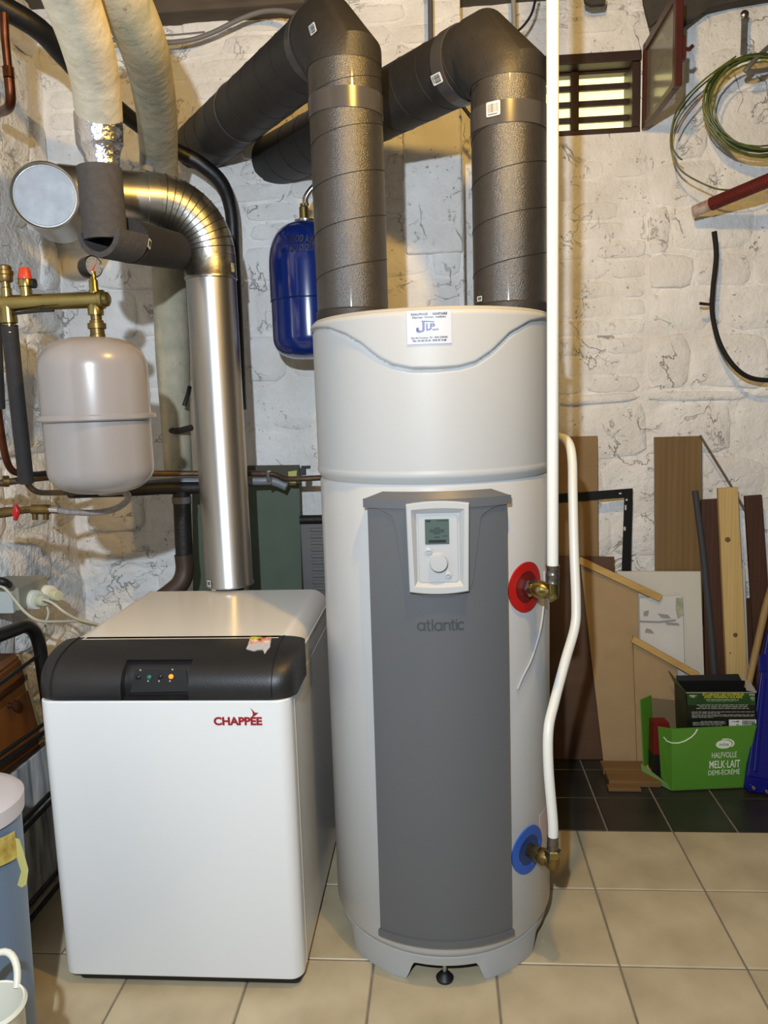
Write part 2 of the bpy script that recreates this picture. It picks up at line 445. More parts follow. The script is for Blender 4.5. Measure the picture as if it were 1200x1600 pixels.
lay(base_r, lambda a, b: (V((a, WR-lump(a, b, 2)+.005, b)), RB), XSTEP+.02, 1.45, 0.6, 1.42, (.14, .26), (.2, .42), STONES, 'stone', whole, (.012, .022), rn, -.004)
lay(base_r, lambda a, b: (V((a, WR-lump(a, b, 2)+.005, b)), RB), XSTEP+.02, 0.78, 1.42, 2.80, (.066, .076), (.19, .23), BRICKS, 'brick', whole, (.008, .013), rn, .006)
lay(base_r, lambda a, b: (V((a, WR-lump(a, b, 2)+.005, b)), RB), 0.78, 1.45, 1.42, 2.80, (.12, .24), (.2, .36), STONES, 'stone', lambda x, z: x > 1.4, (.012, .022), rn, -.004)
STONES_R = []
for q in STONES[:8]:
    q2 = q.copy(); q2.materials[0] = wall_rough; STONES_R.append(q2)
lay(wl, lambda a, b: (V((XL+lump_l(a, b)-.008, a, b)), RL), 1.5, WL-0.02, 0.3, 2.8, (.15, .28), (.18, .42), STONES_R, 'stone', lambda y, z: y < 1.6, (.02, .040), rn, -.014)
# proud plastered block at the step, upper part
bm_ = MB().box2((-0.11, WL-0.022, 1.93), (0.093, WL+.01, 2.42))
build('stone', bm_, brick_m, base_l, smooth=False, bevel=0.012, segs=3)

struct('ceiling', MB().box2((-1.6, -1.3, CEIL), (2.2, 3.1, CEIL+.08)), mat('grey_ceiling', (84, 78, 70), 0.9, var=0.2, scale=6), smooth=False)
struct('wall_right', MB().box2((2.2, -1.3, 0), (2.3, 3.1, CEIL)), mat('dull_plaster', (74, 70, 64), 0.9, var=0.1, scale=4), smooth=False)
struct('wall_rear', MB().box2((-1.6, -1.4, 0), (2.3, -1.3, CEIL)), MATS['dull_plaster'], smooth=False)
# rough timber beam at the top of the back wall
struct('trim_1', MB().box2((-0.98, WL-0.10, at(300, 16, WL-.1).z), (-0.42, WL+.02, CEIL)), wood('weathered_beam', (92, 82, 70), (62, 54, 46), .9, 20, 'X'), smooth=False, bevel=.006)
P_ = [at(*p, WR-.10) for p in ((1000, -40), (1054, 54), (1108, 12), (1140, 4), (1230, -12), (1230, -50))]
struct('grey_sheet', MB().prism(P_, (0, .11, .02)), mat('matt_dark_grey', (66, 62, 56), .9, var=.25, scale=12), smooth=False, bevel=.004)  # flat dark grey sheet below the ceiling, beside the casement

# ---- window in the right part of the back wall
brown = mat('dark_brown_paint', (46, 26, 20), 0.45, var=0.15, scale=12, bump=.15)
redb = mat('oxblood_paint', (66, 21, 18), 0.4, var=0.2, scale=14, bump=.15)
wn = empty('window_1', (0.49, WR, WZ0)); wn['kind'] = 'structure'
fr_ = MB()
fr_.box2((WX0, WR-.012, WZ1-.035), (WX1, WR+.16, WZ1)); fr_.box2((WX0, WR-.006, WZ0), (WX1, WR+.16, WZ0+.018))
fr_.box2((WX0, WR-.004, WZ0+.018), (WX0+.03, WR+.16, WZ1-.035)); fr_.box2((WX1-.03, WR-.004, WZ0+.018), (WX1, WR+.16, WZ1-.035))
build('window_frame', fr_, brown, wn, smooth=False, bevel=.003)
build('window_reveal', MB().box2((WX0-.02, WR+.155, WZ0-.02), (WX1+.02, WR+.165, WZ0)), brown, wn, smooth=False)
z0, z1 = WZ0+.018, WZ1-.035
build('mullion', MB().box2((.506, WR+.055, z0), (.536, WR+.085, z1)), brown, wn, smooth=False, bevel=.002)
ns = 4; pitch = (z1-z0)/ns
for k in range(ns+1):
    zc = z0+pitch*k
    build('slat', MB().box2((WX0+.028, WR+.062, max(zc-.0105, z0)), (WX1-.028, WR+.078, min(zc+.0105, z1))), brown, wn, smooth=False, bevel=.002)
build('pane', MB().box2((WX0+.02, WR+.13, z0-.01), (WX1-.02, WR+.136, z1+.01)), mat('lit_lightwell', (250, 240, 168), .8, emit=1.5, var=.06, scale=30), wn, smooth=False)
# hinged casement, standing open at a right angle
cas = thing('casement', (WX1, WR-.03, WZ0), 'red-brown framed glass casement standing open beside the slatted cellar window', 'window')
XC = WX1+.012; CY0, CY1 = WR-.02, WR-.42
cf = MB(); s_ = .026
cf.box2((XC-.012, CY0, WZ0+.0), (XC+.012, CY0-s_, WZ1+.01)); cf.box2((XC-.012, CY1, WZ0+.0), (XC+.012, CY1+s_+.004, WZ1+.01))
cf.box2((XC-.011, CY0-s_, WZ1-.018), (XC+.011, CY1+s_+.004, WZ1+.01)); cf.box2((XC-.011, CY0-s_, WZ0), (XC+.011, CY1+s_+.004, WZ0+.022))
build('casement_frame', cf, redb, cas, smooth=False, bevel=.003)
build('glass', MB().box2((XC-.002, CY0-.02, WZ0+.02), (XC+.002, CY1+.02, WZ1-.015)), mat('dusty_glass', (150, 145, 125), .15, alpha=.55, var=.1, scale=10), cas, smooth=False)
build('latch', MB().tube([(XC+.010, CY1+.012, 2.47), (XC+.035, CY1+.012, 2.468), (XC+.045, CY1+.012, 2.478)], .006, 8).box((XC+.016, CY1+.012, 2.47), (.010, .022, .07)), redb, cas)
# ================================================================ water heater
HX, HY, HR = -0.02, 2.003, 0.2925
def hp(deg, z, r): a = math.radians(deg); return V((HX+math.sin(a)*r, HY-math.cos(a)*r, z))
enamel = mat('white_enamel', (182, 183, 182), 0.30, coat=.12, spec=.4)
plas_w = mat('white_plastic', (176, 177, 176), 0.45, spec=.35)
grey_p = mat('slate_grey_plastic', (90, 92, 95), 0.42, var=.02, scale=3)
grey_t = mat('dark_grey_trim', (92, 94, 98), 0.45)
ht = thing('water_heater', (HX, HY, 0), 'tall white cylindrical heat pump water heater with grey front cover', 'water heater')
build('tank', MB().lathe([(.27, .070), (.284, .077), (HR, .094), (HR, 1.226), (.287, 1.233)], (HX, HY, 0), n=96), enamel, ht)
wave = [(-180, 1.597), (-66, 1.597), (-51, 1.590), (-40, 1.572), (-31, 1.548), (-22, 1.513), (-16, 1.497), (-8, 1.487), (2, 1.485), (12.5, 1.488), (19.5, 1.497), (27, 1.520), (36.5, 1.560), (48.5, 1.586), (62, 1.597), (180, 1.597)]
def wz(d):
    for (a, z), (b, y) in zip(wave, wave[1:]):
        if a <= d <= b: t = (d-a)/(b-a); return z+(y-z)*t
def sm(x): x = max(0, min(1, x)); return x*x*(3-2*x)
levels = [i for i in range(61)]
def cap(u, v):
    d = -180+360*u; z = 1.232+(1.612-1.232)*v
    r = .2935+.0015*v
    if z < 1.256: r = .2885+.0095*sm((z-1.232)/.022)*1.0 if z > 1.2345 else .286
    elif z < 1.27: r = .298-.0015*sm((z-1.258)/.006)
    else: r = .2965
    w = wz(d); r += .0055*sm((z-w)/.006+.2) - .0045*math.exp(-((z-w+.002)/.0035)**2)
    if z > 1.60: r -= .007*((z-1.60)/.012)**2
    return hp(d, z, r)
cmb = MB().grid(cap, 300, 170)
top = [(.2960, 1.612), (.290, 1.617), (.278, 1.620), (.20, 1.6215), (0, 1.622)]
cmb.lathe(top, (HX, HY, 0), n=96)
capo = build('top_cap', cmb, plas_w, ht, ang=60)
# plinth ring with feet
def bot(d):
    z = .050
    for c, hw in ((-37, 17), (38, 16), (120, 25), (-120, 25), (180, 20)):
        q = abs((d-c+180) % 360-180); z = min(z, .050*sm((q-hw)/5.5))
    return z+.001
build('base_ring', MB().shell(lambda a, b: hp(-180+360*a, bot(-180+360*a)+(.073-bot(-180+360*a))*b, .281+.004*b),
                              lambda a, b: hp(-180+360*a, bot(-180+360*a)+(.073-bot(-180+360*a))*b, .272), 240, 3), plas_w, ht)
build('base_lip', MB().lathe([(.278, .070), (.2855, .071), (.2862, .074), (.2855, .077), (.278, .078)], (HX, HY, 0), n=96), plas_w, ht)
ft = build('levelling_foot', MB().lathe([(.021, 0), (.022, .006), (.012, .018), (.006, .022)], hp(0.5, 0, .262), n=20), mat('black_rubber', (18, 18, 18), .5), ht)
build('threaded_rod', MB().tube([hp(.5, .018, .262), hp(.5, .07, .262)], .005, 10), mat('zinc', (170, 172, 175), .3, 1.0), ft)
# grey front cover
PC = 1.7
def cover(r, w0, w1, z0, z1): return lambda a, b: hp(PC+(w0+(w1-w0)*b)*(2*a-1), z0+(z1-z0)*b, r)
rc = HR+.019
cv = build('front_cover', MB().shell(cover(rc, 31, 30.2, .138, 1.186), cover(HR-.004, 31, 30.2, .138, 1.186), 48, 24), grey_p, ht, ang=50)
build('bottom_trim', MB().shell(cover(rc+.004, 31.7, 31.7, .123, .139), cover(HR-.004, 31.7, 31.7, .123, .139), 48, 2), grey_t, cv)
build('top_trim', MB().shell(cover(rc+.006, 31.6, 31.6, 1.184, 1.204), cover(HR-.004, 31.6, 31.6, 1.184, 1.204), 48, 2), grey_t, cv)
build('top_slope', MB().shell(lambda a, b: hp(PC+(31.2-7.5*b)*(2*a-1), 1.204+.016*b, rc+.004-.014*b), lambda a, b: hp(PC+(31.2-7.5*b)*(2*a-1), 1.203, rc-.01), 48, 3), grey_p, cv)
def ush(z):                                          # half angle of the raised shield round the display
    t = (z-.985)/(1.186-.985)
    w = 13.2+5.2*t
    if t < .18: w *= math.sqrt(max(0.0, 1-((.18-t)/.18)**2.2))*.62+.38
    if t > .86: w += 9*((t-.86)/.14)**2
    return w
build('display_shield', MB().shell(lambda a, b: hp(PC+ush(.985+.199*b)*(2*a-1), .985+.199*b, rc+.0035), lambda a, b: hp(PC+ush(.985+.199*b)*(2*a-1), .985+.199*b, rc-.002), 32, 40), grey_p, cv, ang=50)
# display
ZC = 1.097
dfr = (hp(PC, ZC, rc+.003), V((math.cos(math.radians(PC)), math.sin(math.radians(PC)), 0)), V((0, 0, 1)), V((math.sin(math.radians(PC)), -math.cos(math.radians(PC)), 0)))
def dpoly(w0, w1, h, bow, k=8, r=.006):
    pts = []
    for i in range(k+1): t = i/k; pts.append((-w1/2+w1*t, h/2+bow*(1-(2*t-1)**2)))
    for i in range(k+1): t = i/k; pts.append((w0/2-w0*t, -h/2-bow*(1-(2*t-1)**2)))
    return pts
bz = MB()
outer = dpoly(.131, .138, .196, .006); inner = dpoly(.108, .117, .172, .003); deep = dpoly(.094, .094, .152, 0)
def ringf(mb, A, ha, B, hb):
    n = len(A); mb.add([frpt(dfr, *p, ha) for p in A]+[frpt(dfr, *p, hb) for p in B], [(i, (i+1) % n, n+(i+1) % n, n+i) for i in range(n)])
ringf(bz, outer, -.008, outer, .010); ringf(bz, outer, .010, dpoly(.127, .134, .192, .006), .0125); ringf(bz, dpoly(.127, .134, .192, .006), .0125, inner, .0125)
ringf(bz, inner, .0125, deep, .001)
bz.add([frpt(dfr, *p, .001) for p in deep], [tuple(range(len(deep)))])
bezel = build('display_bezel', bz, plas_w, ht, ang=25)
plate = build('control_plate', frame_mb((frpt(dfr, 0, -.003, .001), *dfr[1:]), rrect(.086, .150, .006), .004), plas_w, ht, smooth=False, bevel=.001)
scr = build('screen', frame_mb((frpt(dfr, -.002, .036, .005), *dfr[1:]), rrect(.053, .056, .001, 1), .0012), mat('lcd_green', (78, 94, 88), .2, emit=.05), bezel, smooth=False)
ink = mat('lcd_ink', (24, 32, 32), .4); sf = (frpt(dfr, -.002, .036, .0063), *dfr[1:]); mb = MB()
def bar(mb, fr, x0, x1, y0, y1, th=.0003): mb.prism([frpt(fr, x0, y0), frpt(fr, x1, y0), frpt(fr, x1, y1), frpt(fr, x0, y1)], V(fr[3])*th)
for x0, x1, y in ((-.006, .006, .008), (-.017, .016, .004), (-.016, .016, 0), (-.008, .007, -.004), (-.006, .006, -.012), (.012, .015, -.010), (.017, .022, -.010)): bar(mb, sf, x0, x1, y-.0008, y+.0008)
bar(mb, sf, -.019, .019, -.0245, -.018); bar(mb, sf, -.024, -.014, .022, .026); bar(mb, sf, .0, .024, .0235, .025)
build('screen_print', mb, ink, bezel, smooth=False)
kf = lambda a, b: (frpt(dfr, a, b, .005))
kn = build('rotary_knob', MB().lathe([(.022, 0), (.022, .003), (.020, .004), (.0195, .011), (.0178, .0128), (0, .0132)], kf(0, -.033), dfr[3], 40), plas_w, bezel)
for a, b, tx in ((-.0215, -.007, 'MENU'), (.0205, -.062, '')):
    bt = build('button', MB().lathe([(.0088, 0), (.0086, .002), (.0075, .0028), (0, .003)], kf(a, b), dfr[3], 24), plas_w, bezel)
build('button_print', text_mb('MENU', .0042, (frpt(dfr, -.0215, -.007, .0082), *dfr[1:]), depth=.0001).add([], []), mat('print_grey', (110, 110, 112), .6), bezel, smooth=False)
build('button_print', MB().tube([frpt(dfr, .0165, -.0635, .0083), frpt(dfr, .0205, -.0595, .0083), frpt(dfr, .0245, -.0635, .0083)], .0006, 6), MATS['print_grey'], bezel)
# embossed lettering
def cw(z0, r): return lambda x, y, d: hp(PC+math.degrees(x/r), z0+y, r+d)
def strokes(paths, w, th, wrap):
    """round-cornered lettering strokes laid on a surface"""
    mb = MB()
    for pth in paths:
        for (x0, y0), (x1, y1) in zip(pth, pth[1:]):
            dx, dy = x1-x0, y1-y0; l = math.hypot(dx, dy) or 1; nx, ny = -dy/l*w/2, dx/l*w/2; ex, ey = dx/l*w*.28, dy/l*w*.28
            q = [(x0-ex+nx, y0-ey+ny), (x1+ex+nx, y1+ey+ny), (x1+ex-nx, y1+ey-ny), (x0-ex-nx, y0-ey-ny)]
            mb.add([wrap(a, b, 0) for a, b in q]+[wrap(a, b, th) for a, b in q], [(0, 1, 2, 3), (7, 6, 5, 4), (0, 4, 5, 1), (1, 5, 6, 2), (2, 6, 7, 3), (3, 7, 4, 0)])
    return mb
def ell(cx_, cy_, rx, ry, a0, a1, n=16): return [(cx_+rx*math.cos(math.radians(a0+(a1-a0)*k/n)), cy_+ry*math.sin(math.radians(a0+(a1-a0)*k/n))) for k in range(n+1)]
XH = .0168
def la(x): return [ell(x+.0085, XH/2, .0078, XH/2, 0, 360), [(x+.0163, 0), (x+.0163, XH)]]
def lt_(x): return [[(x+.003, .0225), (x+.003, .003), (x+.0045, .0), (x+.0075, 0)], [(x-.0005, XH), (x+.0075, XH)]]
def ll_(x): return [[(x, 0), (x, .0245)]]
def ln(x): return [[(x, 0), (x, XH)], ell(x+.0062, XH-.0068, .0062, .0068, 180, 0, 10)+[(x+.0124, 0)]]
def li(x): return [[(x, 0), (x, XH)], [(x, .0225), (x, .0236)]]
def lc2(x): return [ell(x+.0078, XH/2, .0078, XH/2, 50, 310)]
for nm_, pp in (('a', la(-.0505)), ('t', lt_(-.0295)), ('l', ll_(-.0165)), ('a', la(-.0120)), ('n', ln(.0098)), ('t', lt_(.0255)), ('i', li(.0372)), ('c', lc2(.0405))):
    build('letter', strokes(pp, .0036, .0009, cw(.907, rc)), mat('emboss_grey', (66, 68, 71), .4), cv, smooth=False)
# hot and cold connections
def conn(name, deg, z, colr):
    fr = look_frame(hp(deg, z, HR-.002), hp(deg, z, HR+1)-hp(deg, z, HR))
    rg = build(name, MB().shell(lambda a, b: cylmap(deg, z, .038+.022*b, a), lambda a, b: cylmap(deg, z, .038+.022*b, a, -.001), 40, 3), mat(name, colr, .5), ht)
    build('socket', MB().lathe([(.038, .003), (.034, -.004), (.034, -.02), (0, -.02)], hp(deg, z, HR), fr[3], 32), mat(name+'_in', tuple(int(c*.6) for c in colr), .5), rg)
    return fr
def cylmap(deg, z, r, a, lift=.004):
    du, dv = r*math.cos(2*PI*a), r*math.sin(2*PI*a); return hp(deg+math.degrees(du/HR), z+dv, HR+lift)
HOT, COLD = (46.6, .977), (47.3, .309)
hf = conn('red_collar', *HOT, (172, 20, 18)); cf_ = conn('blue_collar', *COLD, (38, 88, 176))
# installer sticker
SR = .3040
stw = lambda z0: (lambda x, y, d: hp(math.degrees(x/SR), z0+y, SR+d))
stk = build('sticker', MB().shell(lambda a, b: hp(-9+18*a, 1.5385+.070*b, SR+.0006), lambda a, b: hp(-9+18*a, 1.5385+.070*b, SR-.0015), 16, 2), mat('sticker_white', (186, 188, 194), .5), ht)
navy = mat('sticker_navy', (24, 14, 96), .4); sblk = mat('sticker_black', (16, 14, 40), .4)
z_ = 1.5385; SRt = .3053
stw2 = lambda z0: (lambda x, y, d: hp(math.degrees(x/SRt), z0+y, SRt+d))
build('sticker_print', text_mb('CHAUFFAGE  -  SANITAIRE', .0064, dfr, bold=.00025, depth=.0001, wrap=stw2(z_+.0625), sx=.98, spacing=1.05), sblk, stk, smooth=False)
build('sticker_print', text_mb('D\u00e9pannage - Entretien - Installation', .0052, dfr, bold=.00012, depth=.0001, wrap=stw2(z_+.0562), sx=.97), sblk, stk, smooth=False)
jl = MB(); w_ = stw2(z_+.033)
def poly(pts): jl.add([w_(x, y, .0003) for x, y in pts], [tuple(range(len(pts)))])
poly([(-.016, .0165), (.0115, .0138), (.0115, .0122), (-.016, .0138)])
poly([(-.0145, .014), (-.0095, .014), (-.0095, -.0005), (-.0145, -.0005)])
poly([(-.0145, 0), (-.0095, 0), (-.0096, -.003), (-.012, -.0065), (-.016, -.0055), (-.0147, -.002)])
poly([(-.012, -.0065), (-.016, -.0055), (-.022, -.0035), (-.0275, -.001), (-.0275, -.0055), (-.025, -.008), (-.021, -.0085)])
poly([(-.0275, -.0055), (-.0275, .002), (-.022, .002), (-.022, -.0035)])
poly([(-.0062, .0098), (-.003, .0098), (-.003, -.0045), (-.0062, -.0052)]); poly([(-.0062, -.0052), (.0048, -.0028), (.0048, .0000), (-.0062, -.0028)])
poly([(.002, .0096), (.0048, .0096), (.0048, -.0028), (.002, -.0030)]); poly([(.002, .0096), (.0115, .0094), (.0118, .0075), (.002, .0073)])
poly([(.0095, .0090), (.012, .0085), (.012, .0045), (.0095, .0035)]); poly([(.002, .0030), (.0105, .0034), (.0115, .0052), (.002, .0050)])
build('sticker_logo', jl, navy, stk, smooth=False)
build('sticker_print', text_mb('s.p.r.l.', .0058, dfr, bold=.0002, depth=.0001, wrap=(lambda x, y, d: hp(math.degrees((x+.0068)/SRt), z_+.0305+y, SRt+d)), align='LEFT').add([], []), sblk, stk, smooth=False)
build('sticker_print', text_mb('Rue des Couneaux, 183 - 4032 CHENEE', .0048, dfr, bold=.00012, depth=.0001, wrap=stw2(z_+.0135), sx=.98), sblk, stk, smooth=False)
build('sticker_print', text_mb('Tel. : 04 365 38 68 - 0476 37 14 68', .0049, dfr, bold=.00025, depth=.0001, wrap=stw2(z_+.0072), sx=1.03), sblk, stk, smooth=False)
# small rating plate low on the right flank
build('rating_plate', MB().shell(lambda a, b: hp(58+9*a, .30+.075*b, HR+.0007), lambda a, b: hp(58+9*a, .30+.075*b, HR-.001), 6, 2), mat('pink_plate', (205, 178, 172), .5), ht)
# thin white sensor cable on the flank
build('sensor_cable', MB().tube([hp(63, 1.00, HR+.004), hp(62.5, .93, HR+.004), hp(58, .86, HR+.004), hp(50, .80, HR+.004), hp(43, .76, HR+.003), hp(40, .735, HR+.002)], .0026, 8, smooth=6), plas_w, ht)

# ================================================================ insulated air ducts
epp = mat('black_foam_duct', (46, 43, 40), .34, var=.12, scale=40, bump=.45, bscale=380, spec=1.0, coat=.15)
epp2 = mat('black_foam_duct_smooth', (40, 38, 37), .55, var=.1, scale=30, bump=.25, bscale=150)
tape_g = mat('grey_tape', (66, 64, 64), .28)
seam = mat('seam_black', (22, 20, 19), .7)
RD = .0895
def duct(base, zc, endp, label, bands, tags, tilt=.085):
    base = V(base); corner = V((base.x, base.y, zc)); endp = V(endp); d = (endp-corner).normalized()
    t = thing('air_duct', base, label, 'air duct', 'insulated air ducts of the water heater')
    m0 = corner-V((0, 0, tilt)); m1 = corner+d*tilt
    up = build('vertical_section', MB().tube([base, m0-V((0, 0, .012))], RD, 48), epp, t)
    build('elbow', MB().tube([m0-V((0, 0, .016)), m0, m1, m1+d*.015], RD+.0015, 48), epp2, t)
    build('horizontal_section', MB().tube([m1, endp+d*.09], RD-.001, 48), epp2, t)
    build('bottom_collar', MB().lathe([(RD+.001, 0), (RD+.0035, .003), (RD+.0035, .030), (RD, .034)], base, n=48), epp2, t)
    # spiral wrap of the foam tape
    hx = []; z = base.z+.05; k = 0
    while z < m0.z-.02:
        a = k*2*PI/40; hx.append(base+V((math.cos(a)*(RD+.0002), math.sin(a)*(RD+.0002), z-base.z+.0))); z += .105/40; k += 1
    build('spiral_seam', MB().tube(hx, .0011, 5), seam, up)
    u = d.cross(V((0, 0, 1))).normalized(); w = u.cross(d); hx = []; L_ = (endp-m1).length; k = 0
    while k*.105/40 < L_:
        a = -k*2*PI/40; hx.append(m1+d*(k*.105/40)+(u*math.cos(a)+w*math.sin(a))*(RD-.0008)); k += 1
    build('spiral_seam', MB().tube(hx, .0009, 5), seam, t)
    for kind, q, wd in bands:
        if kind == 'v': build('tape_band', MB().tube([V((base.x, base.y, q)), V((base.x, base.y, q+wd))], RD+.0022, 48), tape_g, t)
        else: build('tape_band', MB().tube([m1+d*q, m1+d*(q+wd)], RD+.0022, 48), tape_g, t)
    for kind, px_, w2, h2 in tags:
        if kind == 'v': fr = surf_frame(px_, base, corner, RD+.0026)
        else: fr = surf_frame(px_, m1, endp, RD+.0026, upish=tuple(-d))
        barcode(t, fr, w2, h2)
    return t
lend = at(322, 222, WL-.03); rend = at(447, 243, WL-.03)
lc = at(541, 40, 2.003); rc_ = at(797, 66, 2.003)
duct((-.2145, 2.003, 1.615), lc.z, lend, 'left black insulated duct rising from the heater beside the blue vessel', [('v', at(541, 166, 1.913).z, .047), ('h', .03, .028), ('h', .58, .004)], [('h', (489, 45), .02, .03), ('h', (292, 180), .03, .036)])
duct((.178, 2.003, 1.615), rc_.z, rend, 'right black insulated duct rising from the heater behind the white pipe', [('v', at(797, 190, 1.913).z, .050), ('h', .055, .040), ('h', .60, .004)], [('v', (771, 170), .034, .032), ('h', (683, 123), .024, .036), ('v', (750, 467), .018, .012)])
# ================================================================ boiler
BX0, BX1, BY0, BY1 = -.968, -.362, 1.690, 2.338
bw = mat('boiler_white', (226, 228, 228), .28, coat=.2)
bt_m = mat('boiler_top_white', (236, 232, 224), .22, coat=.3)
con_m = mat('console_black', (30, 30, 31), .42, var=.06, scale=20, bump=.12, bscale=300)
con_d = mat('console_recess', (16, 16, 17), .4)
bo = thing('boiler', ((BX0+BX1)/2, (BY0+BY1)/2, 0), 'white floor-standing boiler with black rounded console and red lettering', 'boiler')
build('plinth', MB().box2((BX0+.03, BY0+.012, .001), (BX1-.008, BY1-.02, .034)), mat('plinth_black', (14, 14, 14), .6), bo, smooth=False, bevel=.02, segs=3)
build('side_casing', MB().box2((BX0+.006, BY0+.035, .020), (BX1-.002, BY1, .742)).box2((BX0+.006, 1.858, .7425), (BX1-.002, BY1, .806)), bw, bo, smooth=False, bevel=.006)
# front door with rounded upright edges
def plan_prism(x0, x1, y0, y1, r, z0, z1):
    pts = [(x0, y1), (x1, y1)]
    for i in range(9): a = i/8*PI/2; pts.append((x1-r+r*math.cos(a), y0+r-r*math.sin(a)))
    for i in range(9): a = i/8*PI/2; pts.append((x0+r-r*math.sin(a), y0+r-r*math.cos(a)))
    return MB().prism([(a, b, z0) for a, b in pts], (0, 0, z1-z0))
dr = build('front_door', plan_prism(BX0, BX1, BY0, BY0+.06, .032, .028, .742), bw, bo, smooth=False, bevel=.004)
build('door_seam', MB().box2((BX1-.0005, BY0+.060, .03), (BX1+.0004, BY0+.064, .80)), mat('seam_bright', (230, 228, 220), .3), dr, smooth=False)
# top deck with rounded long edges
R_ = .052
def deck(z1, z0, y0, y1, x0=BX0, x1=BX1):
    pts = [(x1, z0)]
    for i in range(11): a = i/10*PI/2; pts.append((x1-R_+R_*math.cos(a), z1-R_+R_*math.sin(a)))
    for i in range(11): a = i/10*PI/2; pts.append((x0+R_-R_*math.sin(a), z1-R_+R_*math.cos(a)))
    pts.append((x0, z0))
    return MB().prism([(a, y0, b) for a, b in pts], (0, y1-y0, 0))
dk = build('top_deck', deck(.846, .803, 1.84, BY1), bt_m, bo, smooth=False, bevel=.003)
build('deck_seam', MB().box2((BX1-.002, 1.842, .8015), (BX1+.0008, BY1, .8045)), MATS['seam_bright'], dk, smooth=False)
# console
def cprof(inset):
    pts = [(1.86, .744), (BY0+.002, .744)]
    for i in range(15):
        t = i/14; a = t*PI/2
        y = BY0-.012+(.168)*(1-math.cos(a))**1.15+.012*(1-t); z = .748+.098*math.sin(a)**.9
        if inset and z < .822: y += inset
        pts.append((y, z))
    pts += [(1.86, .846)]
    return pts
def cx(x0, x1, ins): return MB().prism([(x0, y, z) for y, z in cprof(ins)], (x1-x0, 0, 0))
xa = at(196, 1070, BY0+.03).x; xb = at(300, 1070, BY0+.03).x
def console_half(x0, x1, side):
    mb = MB(); pr = cprof(0); n = 9; rr = .062
    cy, cz = 1.84, .775
    rings = []
    flat = x1 if side > 0 else x0; inner = x0 if side > 0 else x1
    rings.append([(inner, y, z) for y, z in pr])
    for k in range(n+1):
        a = k/n*PI/2; x = flat-side*rr+side*rr*math.sin(a); sc = .70+.30*math.cos(a)
        rings.append([(x, min(1.86, cy+(y-cy)*sc if y < cy else y), max(.744, cz+(z-cz)*(sc*.5+.5) if z > cz else z)) for y, z in pr])
    m = len(pr); vv = [p for r__ in rings for p in r__]; fs = []
    for k in range(len(rings)-1):
        for j in range(m): fs.append((k*m+j, k*m+(j+1) % m, (k+1)*m+(j+1) % m, (k+1)*m+j))
    fs += [tuple(range(m))[::-1], tuple((len(rings)-1)*m+j for j in range(m))]
    return mb.add(vv, fs)
cmid = MB(); h1 = console_half(xb, BX1+.012, 1); h0 = console_half(BX0-.006, xa, -1)
cmid.add(h1.v, h1.f); cmid.add(h0.v, h0.f)
q = cx(xa, xb, .026); cmid.add(q.v, q.f)
con = build('console', cmid, con_m, bo, ang=35)
for xs_ in (BX0+.036, BX1-.040):
    pr = [(y-.0006, z+.0006) for y, z in cprof(0)[2:]]
    build('console_seam', MB().tube([(xs_, y, z) for y, z in pr], .0012, 6), con_d, con)
# control field
pf = look_frame(at(247, 1062, 1.716), V((0, -1, .30)))
def cpt(px_, py_): return surfp(px_, py_)
def surfp(x, y):
    d = ray(x, y); t = (V(pf[0])-EYE).dot(V(pf[3]))/d.dot(V(pf[3])); return EYE+d*t
def quad_px(pts, th): return MB().prism([surfp(*p) for p in pts], V(pf[3])*th)
fld = build('control_field', quad_px([(204, 1082), (296, 1080), (291, 1046), (212, 1046)], .002), con_d, bo, smooth=False)
for px_, py_, cl, em in ((217, 1058, (12, 12, 12), 0), (234, 1058, (20, 96, 62), .3), (251, 1057, (12, 12, 12), 0), (268, 1057, (255, 120, 30), 1.6)):
    nm = 'indicator_lamp' if em else 'button'
    build(nm, MB().lathe([(.0055, 0), (.0055, .003), (.004, .0045), (0, .005)], surfp(px_, py_)+V(pf[3])*.002, pf[3], 18), mat('ind_%d_%d' % cl[:2], cl, .3, emit=em), fld)
for px_, py_ in ((232, 1064), (249, 1064), (266, 1064), (220, 1047), (270, 1046)):
    build('symbol', MB().lathe([(.0022, 0), (.0022, .0005), (0, .0006)], surfp(px_, py_)+V(pf[3])*.002, pf[3], 8), mat('symbol_grey', (150, 150, 150), .5), fld)
# lettering and bird
lf = (at(371.5, 1127.5, BY0-.0004), V((1, 0, 0)), V((0, 0, 1)), V((0, -1, 0)))
red = mat('maroon_print', (150, 26, 34), .4)
build('lettering', text_mb('CHAPPEE', .0262, lf, bold=.0012, depth=.0002, sx=1.06, spacing=1.0), red, dr, smooth=False)
bf = (at(397, 1114.5, BY0-.0006), V((1, 0, 0)), V((0, 0, 1)), V((0, -1, 0)))
bird = [(-.0085, .0125), (-.0035, .0085), (.0018, .0018), (.0105, .0012), (.004, -.0045), (-.002, -.0085), (-.0095, -.0125), (-.0045, -.0065), (-.0028, -.001), (-.0042, .0055)]
build('bird_mark', frame_mb(bf, bird, .0003), red, dr, smooth=False)
